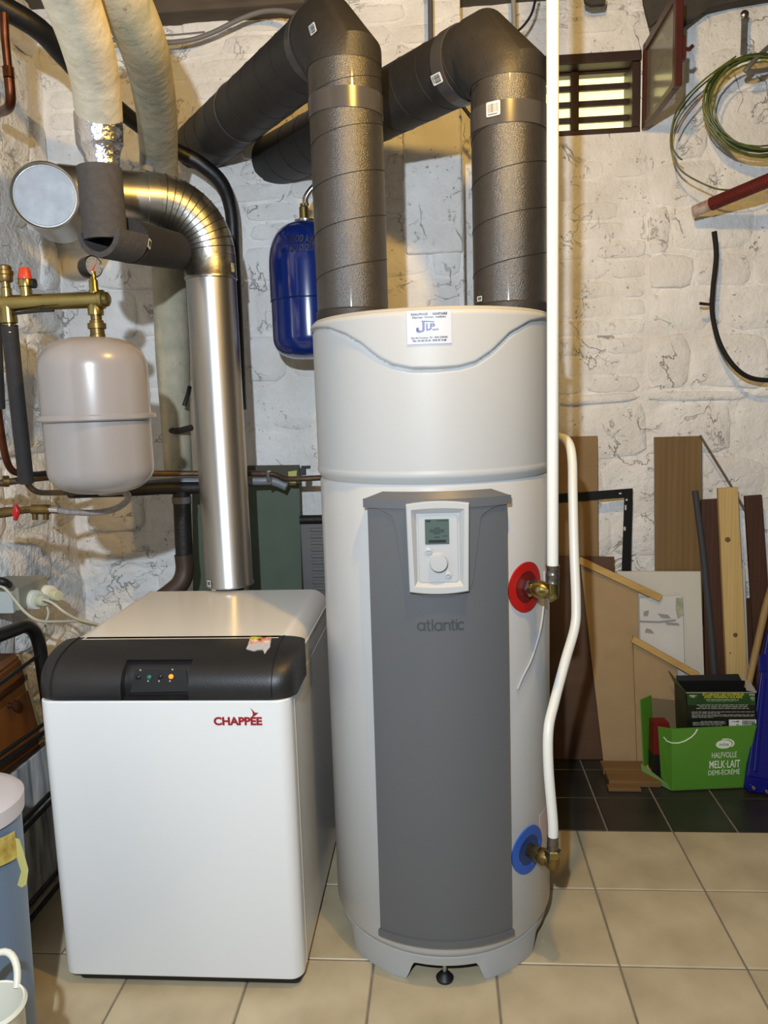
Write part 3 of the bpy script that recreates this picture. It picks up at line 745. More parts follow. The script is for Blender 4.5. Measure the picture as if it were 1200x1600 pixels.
# torn sticker on the console
sf_ = look_frame(at(405, 1008, 1.785), V((0, -.55, 1)))
def sp(x, y):
    d = ray(x, y); t = (V(sf_[0])-EYE).dot(V(sf_[3]))/d.dot(V(sf_[3])); return EYE+d*t
st0 = build('torn_sticker', MB().prism([sp(*p) for p in ((388, 1009), (397, 1002), (424, 999), (422, 1012), (418, 1017), (414, 1024), (411, 1016), (402, 1017), (397, 1019), (385, 1015))], V(sf_[3])*.0035), mat('torn_paper', (176, 170, 168), .8, bump=1, bscale=150), bo, smooth=False)
build('sticker_print', MB().prism([sp(*p) for p in ((391, 999), (424, 997), (422, 1005), (388, 1008))], V(sf_[3])*.0042), mat('red_print', (176, 60, 44), .5, rgb2=(215, 200, 170), scale=60), st0, smooth=False)
build('sticker_print', MB().prism([sp(*p) for p in ((391, 997), (409, 997), (408, 1002), (390, 1002))], V(sf_[3])*.0046), mat('yellow_print', (222, 205, 70), .5, rgb2=(60, 50, 30), scale=90), st0, smooth=False)

# ================================================================ flue
alu = mat('brushed_aluminium', (178, 176, 172), .33, 1.0, var=.06, scale=18, bump=.05, stretch=(1, 1, .1))
galv = mat('galvanised_steel', (168, 166, 160), .34, 1.0, var=.22, scale=55, bump=.12, bscale=120)
YF = 2.385
f0 = at(359, 905, YF); f1 = at(329, 436, YF); FX = (f0.x+f1.x)/2
FR_ = (at(368, 460, YF).x-at(291.5, 460, YF).x)/2*.992
fe = thing('flue_pipe', (FX, YF, .846), 'silver metal flue pipe rising from the boiler with ribbed elbow and capped tee', 'flue')
build('spigot', MB().lathe([(.044, -.10), (.044, .045)], (FX, YF, .848), n=40), mat('flue_black', (20, 20, 20), .5), fe)
zt = f1.z
up_ = build('straight_pipe', MB().lathe([(FR_-.001, .006), (FR_+.003, .008), (FR_+.003, .014), (FR_, .018), (FR_, zt-.848)], (FX, YF, .848), n=56), alu, fe)
zc_ = at(240, 313, 2.30).z
hd = V((-.84, -.50, 0)).normalized()
ec = .150
def arc(k, n):
    a = k/n*PI/2; c = V((FX, YF, zc_-ec))+hd*ec
    return c - hd*ec*math.cos(a)+V((0, 0, ec))*math.sin(a)
build('elbow_collar', MB().lathe([(FR_+.0015, 0), (FR_+.004, .002), (FR_+.004, .010), (FR_+.0025, .012), (FR_+.0025, zc_-ec-zt+.004)], (FX, YF, zt-.004), n=56), galv, fe)
el = build('ribbed_elbow', MB().tube([arc(k, 24) for k in range(25)], FR_+.002, 48), galv, fe)
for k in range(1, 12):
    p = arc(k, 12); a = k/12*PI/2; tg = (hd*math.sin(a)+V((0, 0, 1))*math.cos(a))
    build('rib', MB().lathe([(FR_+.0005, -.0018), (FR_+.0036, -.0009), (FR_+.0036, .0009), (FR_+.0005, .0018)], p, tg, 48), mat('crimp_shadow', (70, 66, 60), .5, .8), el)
hs = V((FX, YF, zc_))+hd*ec; he = hs+hd*.26
build('cross_pipe', MB().tube([hs-hd*.002, hs+hd*.03, hs+hd*.03, he], [FR_+.003, FR_+.003, FR_, FR_], 48), alu, fe)
tdir = V((.28, -.96, 0)).normalized()
tc_ = at(70, 306, 2.02)
tb = tc_-tdir*.20
build('tee_branch', MB().tube([tb, tc_-tdir*.012], FR_+.003, 48), alu, fe)
build('tee_rear', MB().lathe([(0, 0), (FR_, .004), (FR_+.002, .02), (FR_+.002, .08)], tb-tdir*.02, tdir, 48), alu, fe)
cp = build('end_cap', MB().lathe([(FR_+.002, -.034), (FR_+.007, -.03), (FR_+.007, -.006), (FR_+.010, -.003), (FR_+.010, .002), (FR_+.007, .004), (FR_+.003, .001), (FR_+.002, -.004), (0, -.004)], tc_, tdir, 56), alu, fe)
build('cap_disc', MB().lathe([(FR_-.001, -.0035), (FR_-.002, -.002), (0, -.0015)], tc_, tdir, 48), mat('dull_zinc_disc', (168, 172, 176), .5, .1, var=.12, scale=30, dirt=.3), cp)
for px_, w2, h2, yy in (((327, 912), .016, .020, 0),):
    barcode(fe, surf_frame(px_, (FX, YF, .9), (FX, YF, 1.5), FR_+.004), w2, h2)
build('round_label', frame_mb(surf_frame((363, 418), (FX, YF, 1.7), (FX, YF, 1.9), FR_+.005), rrect(.016, .026, .002, 2), .0006), mat('yellowed_label', (196, 182, 140), .5, rgb2=(120, 120, 100), scale=120), fe, smooth=False)
# ================================================================ left side: pipes, vessel, manifold
def tubepx(pts, w, **k):
    """pixel points (x, y, Y); w = radius in metres (one or a list)"""
    return MB().tube([at(*p) for p in pts], w, **k)
lag = mat('cream_lagging', (198, 190, 168), .85, var=.14, scale=10, bump=1.0, bscale=30, dirt=.25)
lag2 = mat('grey_cream_lagging', (178, 170, 148), .85, var=.16, scale=14, bump=1.0, bscale=32, dirt=.8, rgb2=(150, 150, 130))
foil = mat('aluminium_tape', (190, 190, 192), .25, 1.0, bump=2.5, bscale=30)
blackrub = mat('black_hose', (16, 16, 17), .45, bump=.2, bscale=60)
foam = mat('grey_pipe_foam', (66, 62, 60), .85, var=.15, scale=60, bump=.5, bscale=260)
foam_d = mat('black_pipe_foam', (34, 32, 32), .75, var=.15, scale=40, bump=.3, bscale=200)
copper = mat('old_copper', (88, 50, 32), .38, .9, var=.35, scale=25)
cu_dull = mat('dull_brown_pipe', (96, 78, 60), .5, .6, var=.3, scale=22, bump=.3)
iron = mat('black_iron', (30, 27, 25), .55, .2, var=.3, scale=18, bump=.5, bscale=80)
brass = mat('brass', (142, 128, 80), .30, 1.0, var=.14, scale=16)
brass_d = mat('tarnished_brass', (118, 98, 58), .42, .9, var=.3, scale=25)
steel = mat('bright_steel', (190, 188, 184), .22, 1.0)

ll = thing('lagged_pipe', at(155, 250, 1.86), 'cream lagged pipe with silver tape end entering the foam sleeve', 'pipe')
build('lagging', tubepx([(92, -60, 1.50), (112, 0, 1.58), (133, 60, 1.67), (148, 120, 1.77), (155, 184, 1.86)], [.056, .054, .0535, .053, .0525], n=24, smooth=5), lag, ll)
build('foil_wrap', tubepx([(153, 178, 1.855), (154.5, 200, 1.86), (156, 226, 1.865), (159, 245, 1.865), (162, 275, 1.865)], [.0535, .054, .053, .041, .036], n=28, smooth=4), foil, ll)
lr = thing('lagged_pipe', at(275, 740, 2.50), 'mottled grey-cream lagged pipe curving down behind the silver flue', 'pipe')
build('lagging', tubepx([(150, -70, 1.62), (190, -5, 1.72), (220, 60, 1.84), (236, 120, 2.02), (245, 180, 2.22), (248, 240, 2.42), (252, 300, 2.54), (260, 380, 2.57), (265, 440, 2.58), (270, 560, 2.58), (274, 650, 2.58), (279, 740, 2.58)], [.058, .057, .055, .054, .055, .056, .056, .055, .056, .056, .049, .047], n=24, smooth=5), lag2, lr)
build('grey_tape_patch', MB().shell(lambda a, b: (at(221+22*a, 228+44*b, 2.40)-V((0, .047, 0)) + V((0, .03*(2*a-1)**2, 0))), lambda a, b: (at(221+22*a, 228+44*b, 2.40)-V((0, .045, 0)) + V((0, .03*(2*a-1)**2, 0))), 8, 4), mat('grey_cloth_tape', (140, 138, 136), .45, bump=.5, bscale=40), lr)
build('pipe_stub', tubepx([(296, 605, 2.50), (294, 616, 2.48), (288, 634, 2.47)], .0075, n=10), blackrub, lr)
build('bracket', tubepx([(262, 672, 2.56), (276, 674, 2.51), (300, 668, 2.50)], .010, n=8), iron, lr)

bh = build('black_hose', tubepx([(-60, -30, 2.10), (0, 8, 2.16), (60, 45, 2.24), (100, 88, 2.34), (150, 140, 2.45), (210, 190, 2.56), (270, 232, 2.66), (310, 254, 2.70), (345, 285, 2.72), (361, 330, 2.72), (365, 400, 2.73), (370, 500, 2.74), (376, 640, 2.75)], [.030]*3+[.028]*2+[.025]*4+[.022]*4, n=18, smooth=6), blackrub)
tag(bh, 'thick black hose running diagonally behind the lagged pipes and down the wall', 'hose')

cp_ = thing('copper_pipe', at(20, 175, 2.2), 'short copper pipe with soldered elbow at the upper left corner', 'pipe')
build('pipe', tubepx([(6, 20, 2.12), (8, 60, 2.13), (13, 110, 2.15)], .011, n=14), copper, cp_)
build('solder_joint', tubepx([(12.5, 105, 2.15), (14, 122, 2.15)], .0145, n=14), copper, cp_)
build('elbow', tubepx([(14, 122, 2.15), (16.5, 150, 2.16), (15, 165, 2.18), (8, 172, 2.24), (-4, 176, 2.32)], .0135, n=14, smooth=5), copper, cp_)

# foam sleeves round the flue
fv = thing('foam_sleeve', at(157, 395, 1.85), 'upright grey foam pipe sleeve in front of the silver cross pipe', 'pipe insulation')
sv = MB(); a_, b_ = at(155, 263, 1.865), at(165, 377, 1.865)
def hollow(mb, P, ro, ri, n=28):
    m = len(P)
    mb.tube(P, ro, n=n, cap=False); mb.tube(P, ri, n=n, cap=False)
    o = len(mb.v)-2*m*n
    for i in (0, m-1): mb.f += [(o+i*n+j, o+i*n+(j+1) % n, o+m*n+i*n+(j+1) % n, o+m*n+i*n+j) for j in range(n)]
    return mb
build('sleeve', hollow(sv, [a_, a_.lerp(b_, .5), b_], .0510, .040), foam, fv)
fhz = thing('foam_sleeve', at(150, 398, 1.88), 'black horizontal foam pipe sleeve with a cut open mouth under the flue', 'pipe insulation')
g0, g1, g2 = at(152, 352, 1.82), at(199, 363, 1.925), at(300, 387, 2.52)
gd = (g1-g0).normalized(); gu = (V((0, 0, 1))-gd*gd.z).normalized(); gs = gd.cross(gu)
def gutter(r): return lambda a, b: g0.lerp(g1, b)-V((0, 0, .012))+(gs*math.cos(PI+PI*a)+gu*math.sin(PI+PI*a))*r
build('open_mouth', MB().shell(gutter(.0600), gutter(.047), 24, 3), foam, fhz)
build('sleeve', MB().tube([g1-V((0, 0, .020)), g2-V((0, 0, .020))], .0530, 28), foam_d, fhz)
barcode(fhz, surf_frame((233, 381), g1-V((0, 0, .02)), g2-V((0, 0, .02)), .0535, upish=(.35, .2, 1)), .020, .022)

# grey expansion vessel
YT = 1.77
ta = at(152, 652, YT); TX = ta.x; zb = at(155, 770, YT).z; ztp = at(149, 527, YT).z; zm = ta.z
TR = (at(235, 690, YT).x-at(75, 690, YT).x)/2*.985
van = mat('grey_vessel_paint', (142, 136, 133), .28, coat=.25)
ev = thing('expansion_vessel', (TX, YT, zb), 'grey expansion vessel hanging from the brass manifold above the boiler', 'vessel')
def dome(z0, z1, R, k=12):
    """profile from the rim at z0 to the pole at z1"""
    return [(R*math.cos(i/k*PI/2)**.62, z0+(z1-z0)*math.sin(i/k*PI/2)) for i in range(k+1)]
up_p = [(TR, zm-.002), (TR, ztp-.072)] + dome(ztp-.072, ztp, TR)
lo_p = [(TR*.985, zm+.002), (TR*.985, zb+.058)] + dome(zb+.058, zb, TR*.985)
build('upper_shell', MB().lathe([(r, z-zb) for r, z in up_p], (TX, YT, zb), n=64), van, ev)
build('lower_shell', MB().lathe([(r, z-zb) for r, z in lo_p], (TX, YT, zb), n=64), van, ev)
build('flange', MB().lathe([(TR, -.007), (TR+.008, -.007), (TR+.011, -.004), (TR+.011, .004), (TR+.008, .007), (TR, .007)], (TX, YT, zm), n=64), van, ev)
build('bottom_plug', MB().lathe([(.030, -.006), (.032, 0), (.032, .01)], (TX+.02, YT, zb+.002), n=24), van, ev)

# brass manifold
mf = thing('manifold', at(150, 467, YT), 'brass boiler manifold with red-capped safety valve and pressure gauge', 'manifold')
ma, mb_ = at(-70, 466, YT), at(158, 468, YT); ma.z = mb_.z
build('bar', MB().tube([ma, mb_], .0185, 24), brass, mf)
build('end_plug', MB().lathe([(.0185, 0), (.0215, .002), (.0215, .010), (.017, .012), (.016, .020), (.010, .024), (0, .025)], mb_-V((.004, 0, 0)), (1, 0, 0), 28), brass, mf)
def stack(name, x, z0, prof, m, par, n=20): return build(name, MB().lathe(prof, (x, YT, z0), n=n), m, par)
zM = mb_.z
x1_ = at(11, 467, YT).x; x2_ = at(42, 467, YT).x; x3_ = at(148, 467, YT).x
stack('air_vent_stem', x1_, zM+.012, [(.012, 0), (.012, .022), (.010, .024), (.010, .036)], brass, mf)
stack('air_vent', x1_, zM+.048, [(.015, 0), (.017, .003), (.017, .014), (.019, .016), (.019, .024), (.016, .026), (.016, .034), (.012, .037), (0, .038)], brass_d, mf)
sv_ = stack('safety_valve', x2_, zM+.012, [(.013, 0), (.013, .022), (.0155, .024), (.0155, .038), (.0145, .040)], brass, mf)
stack('red_cap', x2_, zM+.052, [(.0155, 0), (.0155, .003), (.0115, .024), (.010, .026), (0, .026)], mat('red_cap', (190, 58, 36), .35), sv_, 14)
build('valve_side_knob', MB().lathe([(.009, 0), (.011, .004), (.011, .010), (0, .012)], (x2_+.013, YT, zM+.042), (1, 0, 0), 14), blackrub, sv_)
gs_ = stack('gauge_stem', x3_, zM+.012, [(.012, 0), (.012, .008), (.010, .012), (.010, .03), (.007, .034), (.007, .05)], brass, mf)
gc = at(147, 416, YT); gn = V((.88, -.47, .03)).normalized()
ga = build('gauge_case', MB().lathe([(0, -.024), (.022, -.024), (.0235, -.020), (.0245, .004), (.0235, .006), (.0215, .004)], gc-gn*.006, gn, 32), mat('gauge_black', (16, 16, 17), .35), mf)
gface = build('gauge_face', MB().lathe([(.0215, .0), (0, .0004)], gc-gn*.0008, gn, 32), mat('gauge_dial', (128, 126, 124), .3), ga)
gfr = look_frame(gc-gn*.0002, gn); gm = MB()
for k in range(9):
    a = math.radians(-40+260*k/8); c_, s2 = math.cos(a), math.sin(a)
    gm.prism([frpt(gfr, c_*.016-s2*.0006, s2*.016+c_*.0006), frpt(gfr, c_*.016+s2*.0006, s2*.016-c_*.0006), frpt(gfr, c_*.019+s2*.0006, s2*.019-c_*.0006), frpt(gfr, c_*.019-s2*.0006, s2*.019+c_*.0006)], gn*.0003)
build('dial_marks', gm, MATS['print_black'], ga, smooth=False)
build('needle', MB().prism([frpt(gfr, -.008, -.010), frpt(gfr, .010, .012), frpt(gfr, -.005, -.0115)], gn*.0005), mat('needle_red', (190, 30, 30), .4), ga, smooth=False)
stack('vessel_connector', x3_, ztp-.004, [(.017, 0), (.017, .010), (.016, .011), (.016, .022), (.0205, .023), (.0205, .035), (.0155, .036), (.0155, .041), (.0125, .042), (.0125, zM-.012-ztp)], brass_d, mf, 24)
stack('vessel_connector_top', x3_, zM-.034, [(.0175, 0), (.0175, .018), (.015, .024)], brass, mf)
stack('drain_connector', x1_, zM-.046, [(.0115, -.022), (.0145, -.020), (.0145, -.006), (.012, -.004), (.012, 0), (.0185, .002), (.0185, .012), (.017, .030), (.018, .04)], brass, mf)
build('lever', MB().tube([at(22, 490, YT-.01), at(62, 486, YT-.02), at(84, 485, YT-.025)], .0034, 8).tube([at(63, 484, YT-.02), at(63, 480, YT-.02)], .003, 6), blackrub, mf)

# pipes on the left wall
fp = build('foam_sleeve', tubepx([(15, 508, YT), (24, 600, 1.80), (34, 690, 1.83), (41, 754, 1.85)], .0182, n=20, smooth=3), foam_d)
tag(fp, 'slim black foam-covered pipe slanting down from the brass manifold', 'pipe insulation')
fq = thing('foam_sleeve', at(-2, 635, 1.85), 'black foam-covered pipe cut off at the left edge above the copper bend', 'pipe insulation')
build('sleeve', tubepx([(-10, 470, 1.88), (-7, 560, 1.90), (-3, 638, 1.92)], .0175, n=18, smooth=3), foam_d, fq)
build('copper_bend', tubepx([(-4, 632, 1.93), (4, 690, 1.95), (12, 724, 1.97), (22, 737, 2.0), (36, 739, 2.02)], .0095, n=12, smooth=5), copper, fq)
def pipe(name, pts, r, m, label, cat='pipe', n=14, smooth=4):
    o = build(name, tubepx(pts, r, n=n, smooth=smooth), m); tag(o, label, cat); return o
hp_ = thing('heating_pipe', at(300, 745, 2.45), 'brown copper pipe running level behind the grey vessel to the heater', 'pipe')
build('pipe', tubepx([(-20, 758, 2.06), (60, 747, 2.15), (150, 741, 2.30), (240, 740, 2.45), (330, 740, 2.52), (420, 740, 2.60)], .0098, n=14, smooth=4), cu_dull, hp_)
build('swan_bend', tubepx([(420, 740, 2.60), (432, 742, 2.60), (447, 748, 2.59), (470, 748, 2.58), (512, 746, 2.58)], .0095, n=12, smooth=4), cu_dull, hp_)
build('valve_joint', tubepx([(4, 752, 2.08), (14, 752, 2.09)], .016, n=14), brass_d, hp_)
build('pipe_clip', MB().box(at(420, 744, 2.585), (.012, .03, .035)), steel, hp_, smooth=False, bevel=.003)
build('pipe_clip', MB().box(at(421, 755, 2.585), (.010, .026, .012)), steel, hp_, smooth=False, bevel=.003)
vk = build('valve_key', MB().box(at(473, 737, 2.56), (.022, .012, .024)).box(at(478, 730, 2.56), (.030, .012, .010)), blackrub, hp_, smooth=False, bevel=.002)
pipe('grey_pipe', [(228, 753, 2.50), (310, 753, 2.55), (400, 751, 2.62), (428, 752, 2.63), (448, 760, 2.63)], .0165, mat('grey_plastic_pipe', (132, 134, 138), .4), 'grey plastic pipe lying just under the brown copper pipe')
pipe('thin_pipe', [(44, 742, 2.02), (62, 741, 2.10), (90, 738, 2.15), (130, 738, 2.20)], .0085, iron, 'thin dark pipe behind the slanting black foam sleeve')
pipe('drain_pipe', [(41, 752, 1.86), (48, 762, 1.88), (60, 769, 1.92), (80, 770, 1.98), (130, 769, 2.08)], .0075, cu_dull, 'thin brown pipe bending out of the slim black foam sleeve')
ip = thing('iron_pipe', at(285, 900, 2.50), 'thick black iron pipe dropping behind the boiler with a bend at its foot', 'pipe')
build('level_run', tubepx([(110, 768, 2.20), (200, 766, 2.40), (250, 763, 2.47), (330, 762, 2.52)], .0205, n=18), iron, ip)
build('drop', tubepx([(283, 762, 2.50), (284, 780, 2.50), (288, 870, 2.50)], .0285, n=22), iron, ip)
build('collar', tubepx([(283.5, 776, 2.50), (284, 786, 2.50)], .031, n=22), mat('grey_sealant', (92, 90, 88), .8), ip)
build('bend', tubepx([(287, 866, 2.50), (289, 890, 2.50), (283, 910, 2.49), (268, 925, 2.48), (250, 938, 2.47)], [.031, .031, .031, .032, .032], n=22, smooth=5), mat('brown_iron', (66, 52, 44), .5, .2, var=.2, scale=12), ip)
# filling hose with the red-handled valve
fh = thing('filling_hose', at(40, 797, 1.95), 'grey braided hose on a brass valve with red handle under the vessel', 'hose')
build('braided_hose', tubepx([(80, 796, 1.93), (110, 800, 1.93), (150, 801, 1.94), (180, 795, 1.95), (197, 784, 1.95), (200, 774, 1.93), (192, 768, 1.88), (182, 766, 1.82)], .0082, n=14, smooth=6), mat('grey_braid', (138, 132, 128), .55, .3, var=.2, scale=90, bump=.8, bscale=220), fh)
build('ferrule', tubepx([(77, 796, 1.93), (92, 797, 1.93)], .0105, n=14), steel, fh)
build('valve_body', tubepx([(-10, 803, 1.93), (12, 800, 1.93), (30, 798, 1.93)], [.013, .0135, .011], n=14), brass_d, fh)
build('valve_pipe', tubepx([(28, 798, 1.93), (48, 796, 1.93), (50, 796, 1.93), (78, 796, 1.93)], [.0095, .0095, .013, .013], n=14), brass_d, fh)
for x_ in (55, 72): build('drain_nipple', tubepx([(x_, 798, 1.93), (x_, 812, 1.93)], .0075, n=10), brass_d, fh)
rh = mat('red_handle', (176, 26, 26), .4)
build('red_handle', MB().lathe([(.008, 0), (.008, .016), (0, .017)], at(28, 800, 1.91), (0, -1, 0), 14).tube([at(24, 789, 1.90), at(27, 799, 1.895), at(24, 812, 1.90)], [.006, .008, .006], 10), rh, fh)

# blue expansion vessel
YB = 2.62
bx = at(482, 450, YB); BR = bx.x-at(423, 450, YB).x; bz0 = at(475, 562, YB).z; bz1 = at(475, 348, YB).z
bl = mat('blue_vessel_paint', (17, 40, 108), .18, coat=.4)
bv = thing('expansion_vessel', (bx.x, YB, bz0), 'blue water expansion vessel with handwriting, half hidden behind the left duct', 'vessel')
build('upper_shell', MB().lathe([(BR, 0)]+[(BR, .11)]+dome(.11, bz1-bz0-.19, BR), (bx.x, YB, bz0+.19), n=56), bl, bv)
build('lower_shell', MB().lathe([(BR*.985, .19), (BR*.985, .07)]+dome(.07, 0, BR*.985), (bx.x, YB, bz0), n=56), bl, bv)
build('seam', MB().lathe([(BR, -.002), (BR+.0015, 0), (BR, .002)], (bx.x, YB, bz0+.19), n=56), mat('blue_seam', (10, 26, 80), .3), bv)
build('top_flange', MB().lathe([(.034, 0), (.036, .003), (.036, .009), (.030, .011)], (bx.x, YB, bz1-.002), n=28), steel, bv)
build('connector', MB().lathe([(.0155, 0), (.0155, .038), (.012, .042), (.012, .05)], (bx.x-.004, YB, bz1+.009), n=20), brass, bv)
build('steel_hose', tubepx([(479, 322, YB), (477, 312, YB), (483, 300, YB), (494, 288, YB), (510, 276, YB)], .0095, n=12, smooth=4), steel, bv)
bwf = lambda x, y, d: V((bx.x+math.sin(x/BR+math.radians(-2))*(BR+.0006+d), YB-math.cos(x/BR+math.radians(-2))*(BR+.0006+d), at(470, 386, YB).z+y))
pen = mat('marker_black', (8, 10, 26), .5)
wr = build('handwriting', text_mb('3,500 kg', .031, pf, depth=.0002, shear=.25, wrap=bwf, sx=.85), pen, bv, smooth=False)
bwf2 = lambda x, y, d: bwf(x-.012, y-.027, d)
build('handwriting', text_mb('le 12/10/20', .029, pf, depth=.0002, shear=.25, wrap=bwf2, sx=.85), pen, bv, smooth=False)

# boards behind the boiler
gb = mat('green_board', (78, 92, 74), .6, var=.12, scale=5)
board('green_board', [(388, 760, 2.75), atz(390, 1236, .002), atz(480, 1238, .002), (468, 757, 2.75)], .012, gb, 'dull green painted board standing between boiler and heater', 'board')
board('green_strip', [(300, 772, 2.76), atz(304, 1224, .002), atz(332, 1224, .002), (325, 772, 2.76)], .012, gb, 'narrow green board end showing left of the silver flue', 'board')
board('ledge_board', [(386, 728, 2.765), (386, 760, 2.765), (469, 760, 2.765), (467, 727, 2.765)], .02, mat('olive_board', (74, 72, 56), .7, var=.1, scale=6), 'small olive board fixed on the wall behind the copper swan bend', 'board')
yt = build('yellow_tag', MB().prism([at(*p) for p in ((450, 737, 2.745), (464, 735, 2.745), (462, 758, 2.745), (452, 758, 2.745))], (0, .004, 0)), mat('yellow_card', (190, 188, 104), .6), smooth=False)
tag(yt, 'small yellow card tucked behind the copper swan bend', 'card')
cr = thing('radiator_panel', at(492, 1100, 2.62), 'grey ribbed metal panel behind the boiler, beside the green board', 'panel')
c0, c1 = at(472, 812, 2.70), at(560, 812, 2.70)
build('panel_face', MB().box2((c0.x, 2.66, .02), (c1.x, 2.68, c0.z)), mat('grey_panel', (104, 100, 98), .55, var=.1, scale=6), cr, smooth=False, bevel=.003)
for k in range(26):
    z = c0.z-.03-k*.0235
    if z < .35: break
    build('rib', MB().box2((c0.x+.035, 2.652, z-.006), (c1.x-.01, 2.662, z+.006)), MATS['grey_panel'], cr, smooth=False, bevel=.003)
build('top_pipe', MB().tube([(c0.x, 2.66, c0.z+.006), (c1.x, 2.66, c0.z+.006)], .016, 14), iron, cr)

# sockets and cables by the left wall
k0 = at(24, 940, 2.13)
sk = thing('socket_box', (k0.x-.05, 2.2, at(24, 956, 2.13).z), 'grey surface socket box with two white plugs near the left wall', 'socket')
zs0, zs1 = at(24, 955, 2.13).z, at(24, 921, 2.13).z
build('box', MB().box2((XL-.03, 2.13, zs0), (k0.x+.012, 2.30, zs1+.004)), mat('old_grey_plastic', (150, 146, 130), .6, var=.1, scale=10), sk, smooth=False, bevel=.004)
build('front_plate', MB().box2((XL-.03, 2.118, zs0-.004), (k0.x-.002, 2.132, zs1-.004)), mat('plate_pale', (186, 192, 188), .5), sk, smooth=False, bevel=.003)
for (x_, y_, Y_, nm) in ((44, 937, 2.20, 1), (58, 929, 2.28, 2)):
    p = V((k0.x+.012, Y_, at(x_, y_, Y_).z)); ax_ = V((1, -.35, 0)).normalized()
    pl = build('socket_ring', MB().lathe([(.030, -.012), (.030, .020), (.027, .024), (0, .024)], p, ax_, 28), mat('ivory_plastic', (228, 226, 210), .4), sk)
    build('plug', MB().lathe([(.018, 0), (.019, .006), (.019, .024), (.016, .030), (0, .031)], p+ax_*.024, ax_, 10), mat('plug_ivory', (206, 204, 170), .4), pl)
cab = mat('ivory_cable', (206, 198, 170), .45)
def cable(pts, r, m, label, name='cable', cat='cable'):
    o = build(name, tubepx(pts, r, n=10, smooth=6), m); tag(o, label, cat); return o
cable([(66, 936, 2.14), (82, 942, 2.15), (100, 956, 2.16), (122, 968, 2.20), (150, 975, 2.26), (175, 980, 2.32)], .0042, cab, 'ivory cable from the front plug running behind the boiler')
cable([(-12, 913, 2.06), (6, 918, 2.06), (22, 936, 2.07), (40, 957, 2.08), (62, 970, 2.10), (95, 971, 2.16), (122, 971, 2.22), (150, 978, 2.28)], .0042, cab, 'ivory cable arching over the socket box towards the boiler')
cable([(70, 942, 2.20), (75, 953, 2.20), (75, 962, 2.20), (71, 975, 2.20), (69, 995, 2.21), (74, 1030, 2.22)], .0036, cab, 'ivory cable hanging straight down from the rear plug')
cable([(-10, 905, 2.05), (6, 909, 2.05), (14, 914, 2.08)], .011, mat('black_cable', (26, 24, 24), .5), 'stub of thick dark cable above the socket box')

# wooden cabinet and black tubular rack along the left wall
rk = thing('tube_rack', (-1.16, 1.9, 0), 'black tubular metal rack standing along the left wall', 'rack')
blk = mat('black_gloss_tube', (14, 13, 13), .3, bump=.1)
XR = -1.15
def rk_t(name, pts, r, m=blk, smooth=5): build(name, MB().tube([atx(x, y, X) if len(p) == 3 else V(p) for p in pts for (x, y, X) in [p]], r, 14, smooth=smooth), m, rk)
rk_t('top_hoop', [(-60, 1020, XR), (-20, 1000, XR), (20, 985, XR), (40, 979, XR), (54, 988, XR), (62, 1010, XR), (66, 1040, XR), (78, 1120, XR), (90, 1200, XR)], .0185)
for a, b, rr in (((-40, 1098), (60, 1024), .0055), ((-40, 1208), (70, 1130), .0055), ((-40, 1222), (72, 1142), .0065),
                 ((20, 1300), (78, 1240), .0075), ((24, 1312), (80, 1252), .007), ((24, 1440), (92, 1360), .008), ((30, 1458), (94, 1380), .0075)):
    rk_t('rail', [(*a, XR), (*b, XR)], rr, smooth=0)
pz = atx(66, 1040, XR)
build('upright', MB().tube([(XR, 1.74, 0.001), (XR, 1.74, .62)], .014, 12), blk, rk)
build('upright', MB().tube([(XR, 2.22, 0.001), (XR, 2.22, .70)], .014, 12), blk, rk)
cbm = wood('varnished_pine', (112, 66, 24), (76, 42, 14), .45, 10, 'Z')
cbn = thing('wooden_cabinet', (-1.28, 1.8, .44), 'brown varnished wooden cabinet behind the black tube rack', 'cabinet')
XW = -1.215
def cbq(name, a, b, c, d, off, th, m=cbm, par=cbn):
    P = [atx(x, y, XW) for x, y in (a, b, c, d)]
    return build(name, MB().prism([p+V((off, 0, 0)) for p in P], (-th, 0, 0)), m, par, smooth=False, bevel=.003)
body = cbq('body', (-90, 1120), (34, 1020), (70, 1175), (-90, 1310), 0, .13)
drw = cbq('drawer_front', (-90, 1120), (28, 1030), (36, 1064), (-90, 1152), .008, .012)
dd_ = cbq('door', (-90, 1178), (40, 1078), (60, 1150), (-90, 1262), .008, .012)
build('knob', MB().lathe([(.008, 0), (.007, .012), (.015, .018), (.015, .026), (0, .030)], atx(9, 1102, XW)+V((.008, 0, 0)), (1, 0, 0), 16), wood('dark_knob', (70, 34, 16), (48, 22, 10), .35), dd_)
build('edge_strip', MB().prism([p for p in (atx(30, 1022, XW+.004), atx(34, 1022, XW+.004), atx(72, 1172, XW+.004), atx(66, 1175, XW+.004))], (-.01, 0, 0)), mat('raw_edge', (150, 128, 90), .7), cbn, smooth=False)

tb_ = build('textured_panel', MB().box2((-1.225, 1.25, .002), (-1.205, 2.32, .425)), mat('streaked_panel', (120, 124, 126), .8, rgb2=(214, 214, 210), scale=34, stretch=(1, 1, .16), bump=.8, bscale=30, detail=3), smooth=False, bevel=.002)
tag(tb_, 'grey panel with white vertical streaks standing low behind the black tube rack', 'panel')
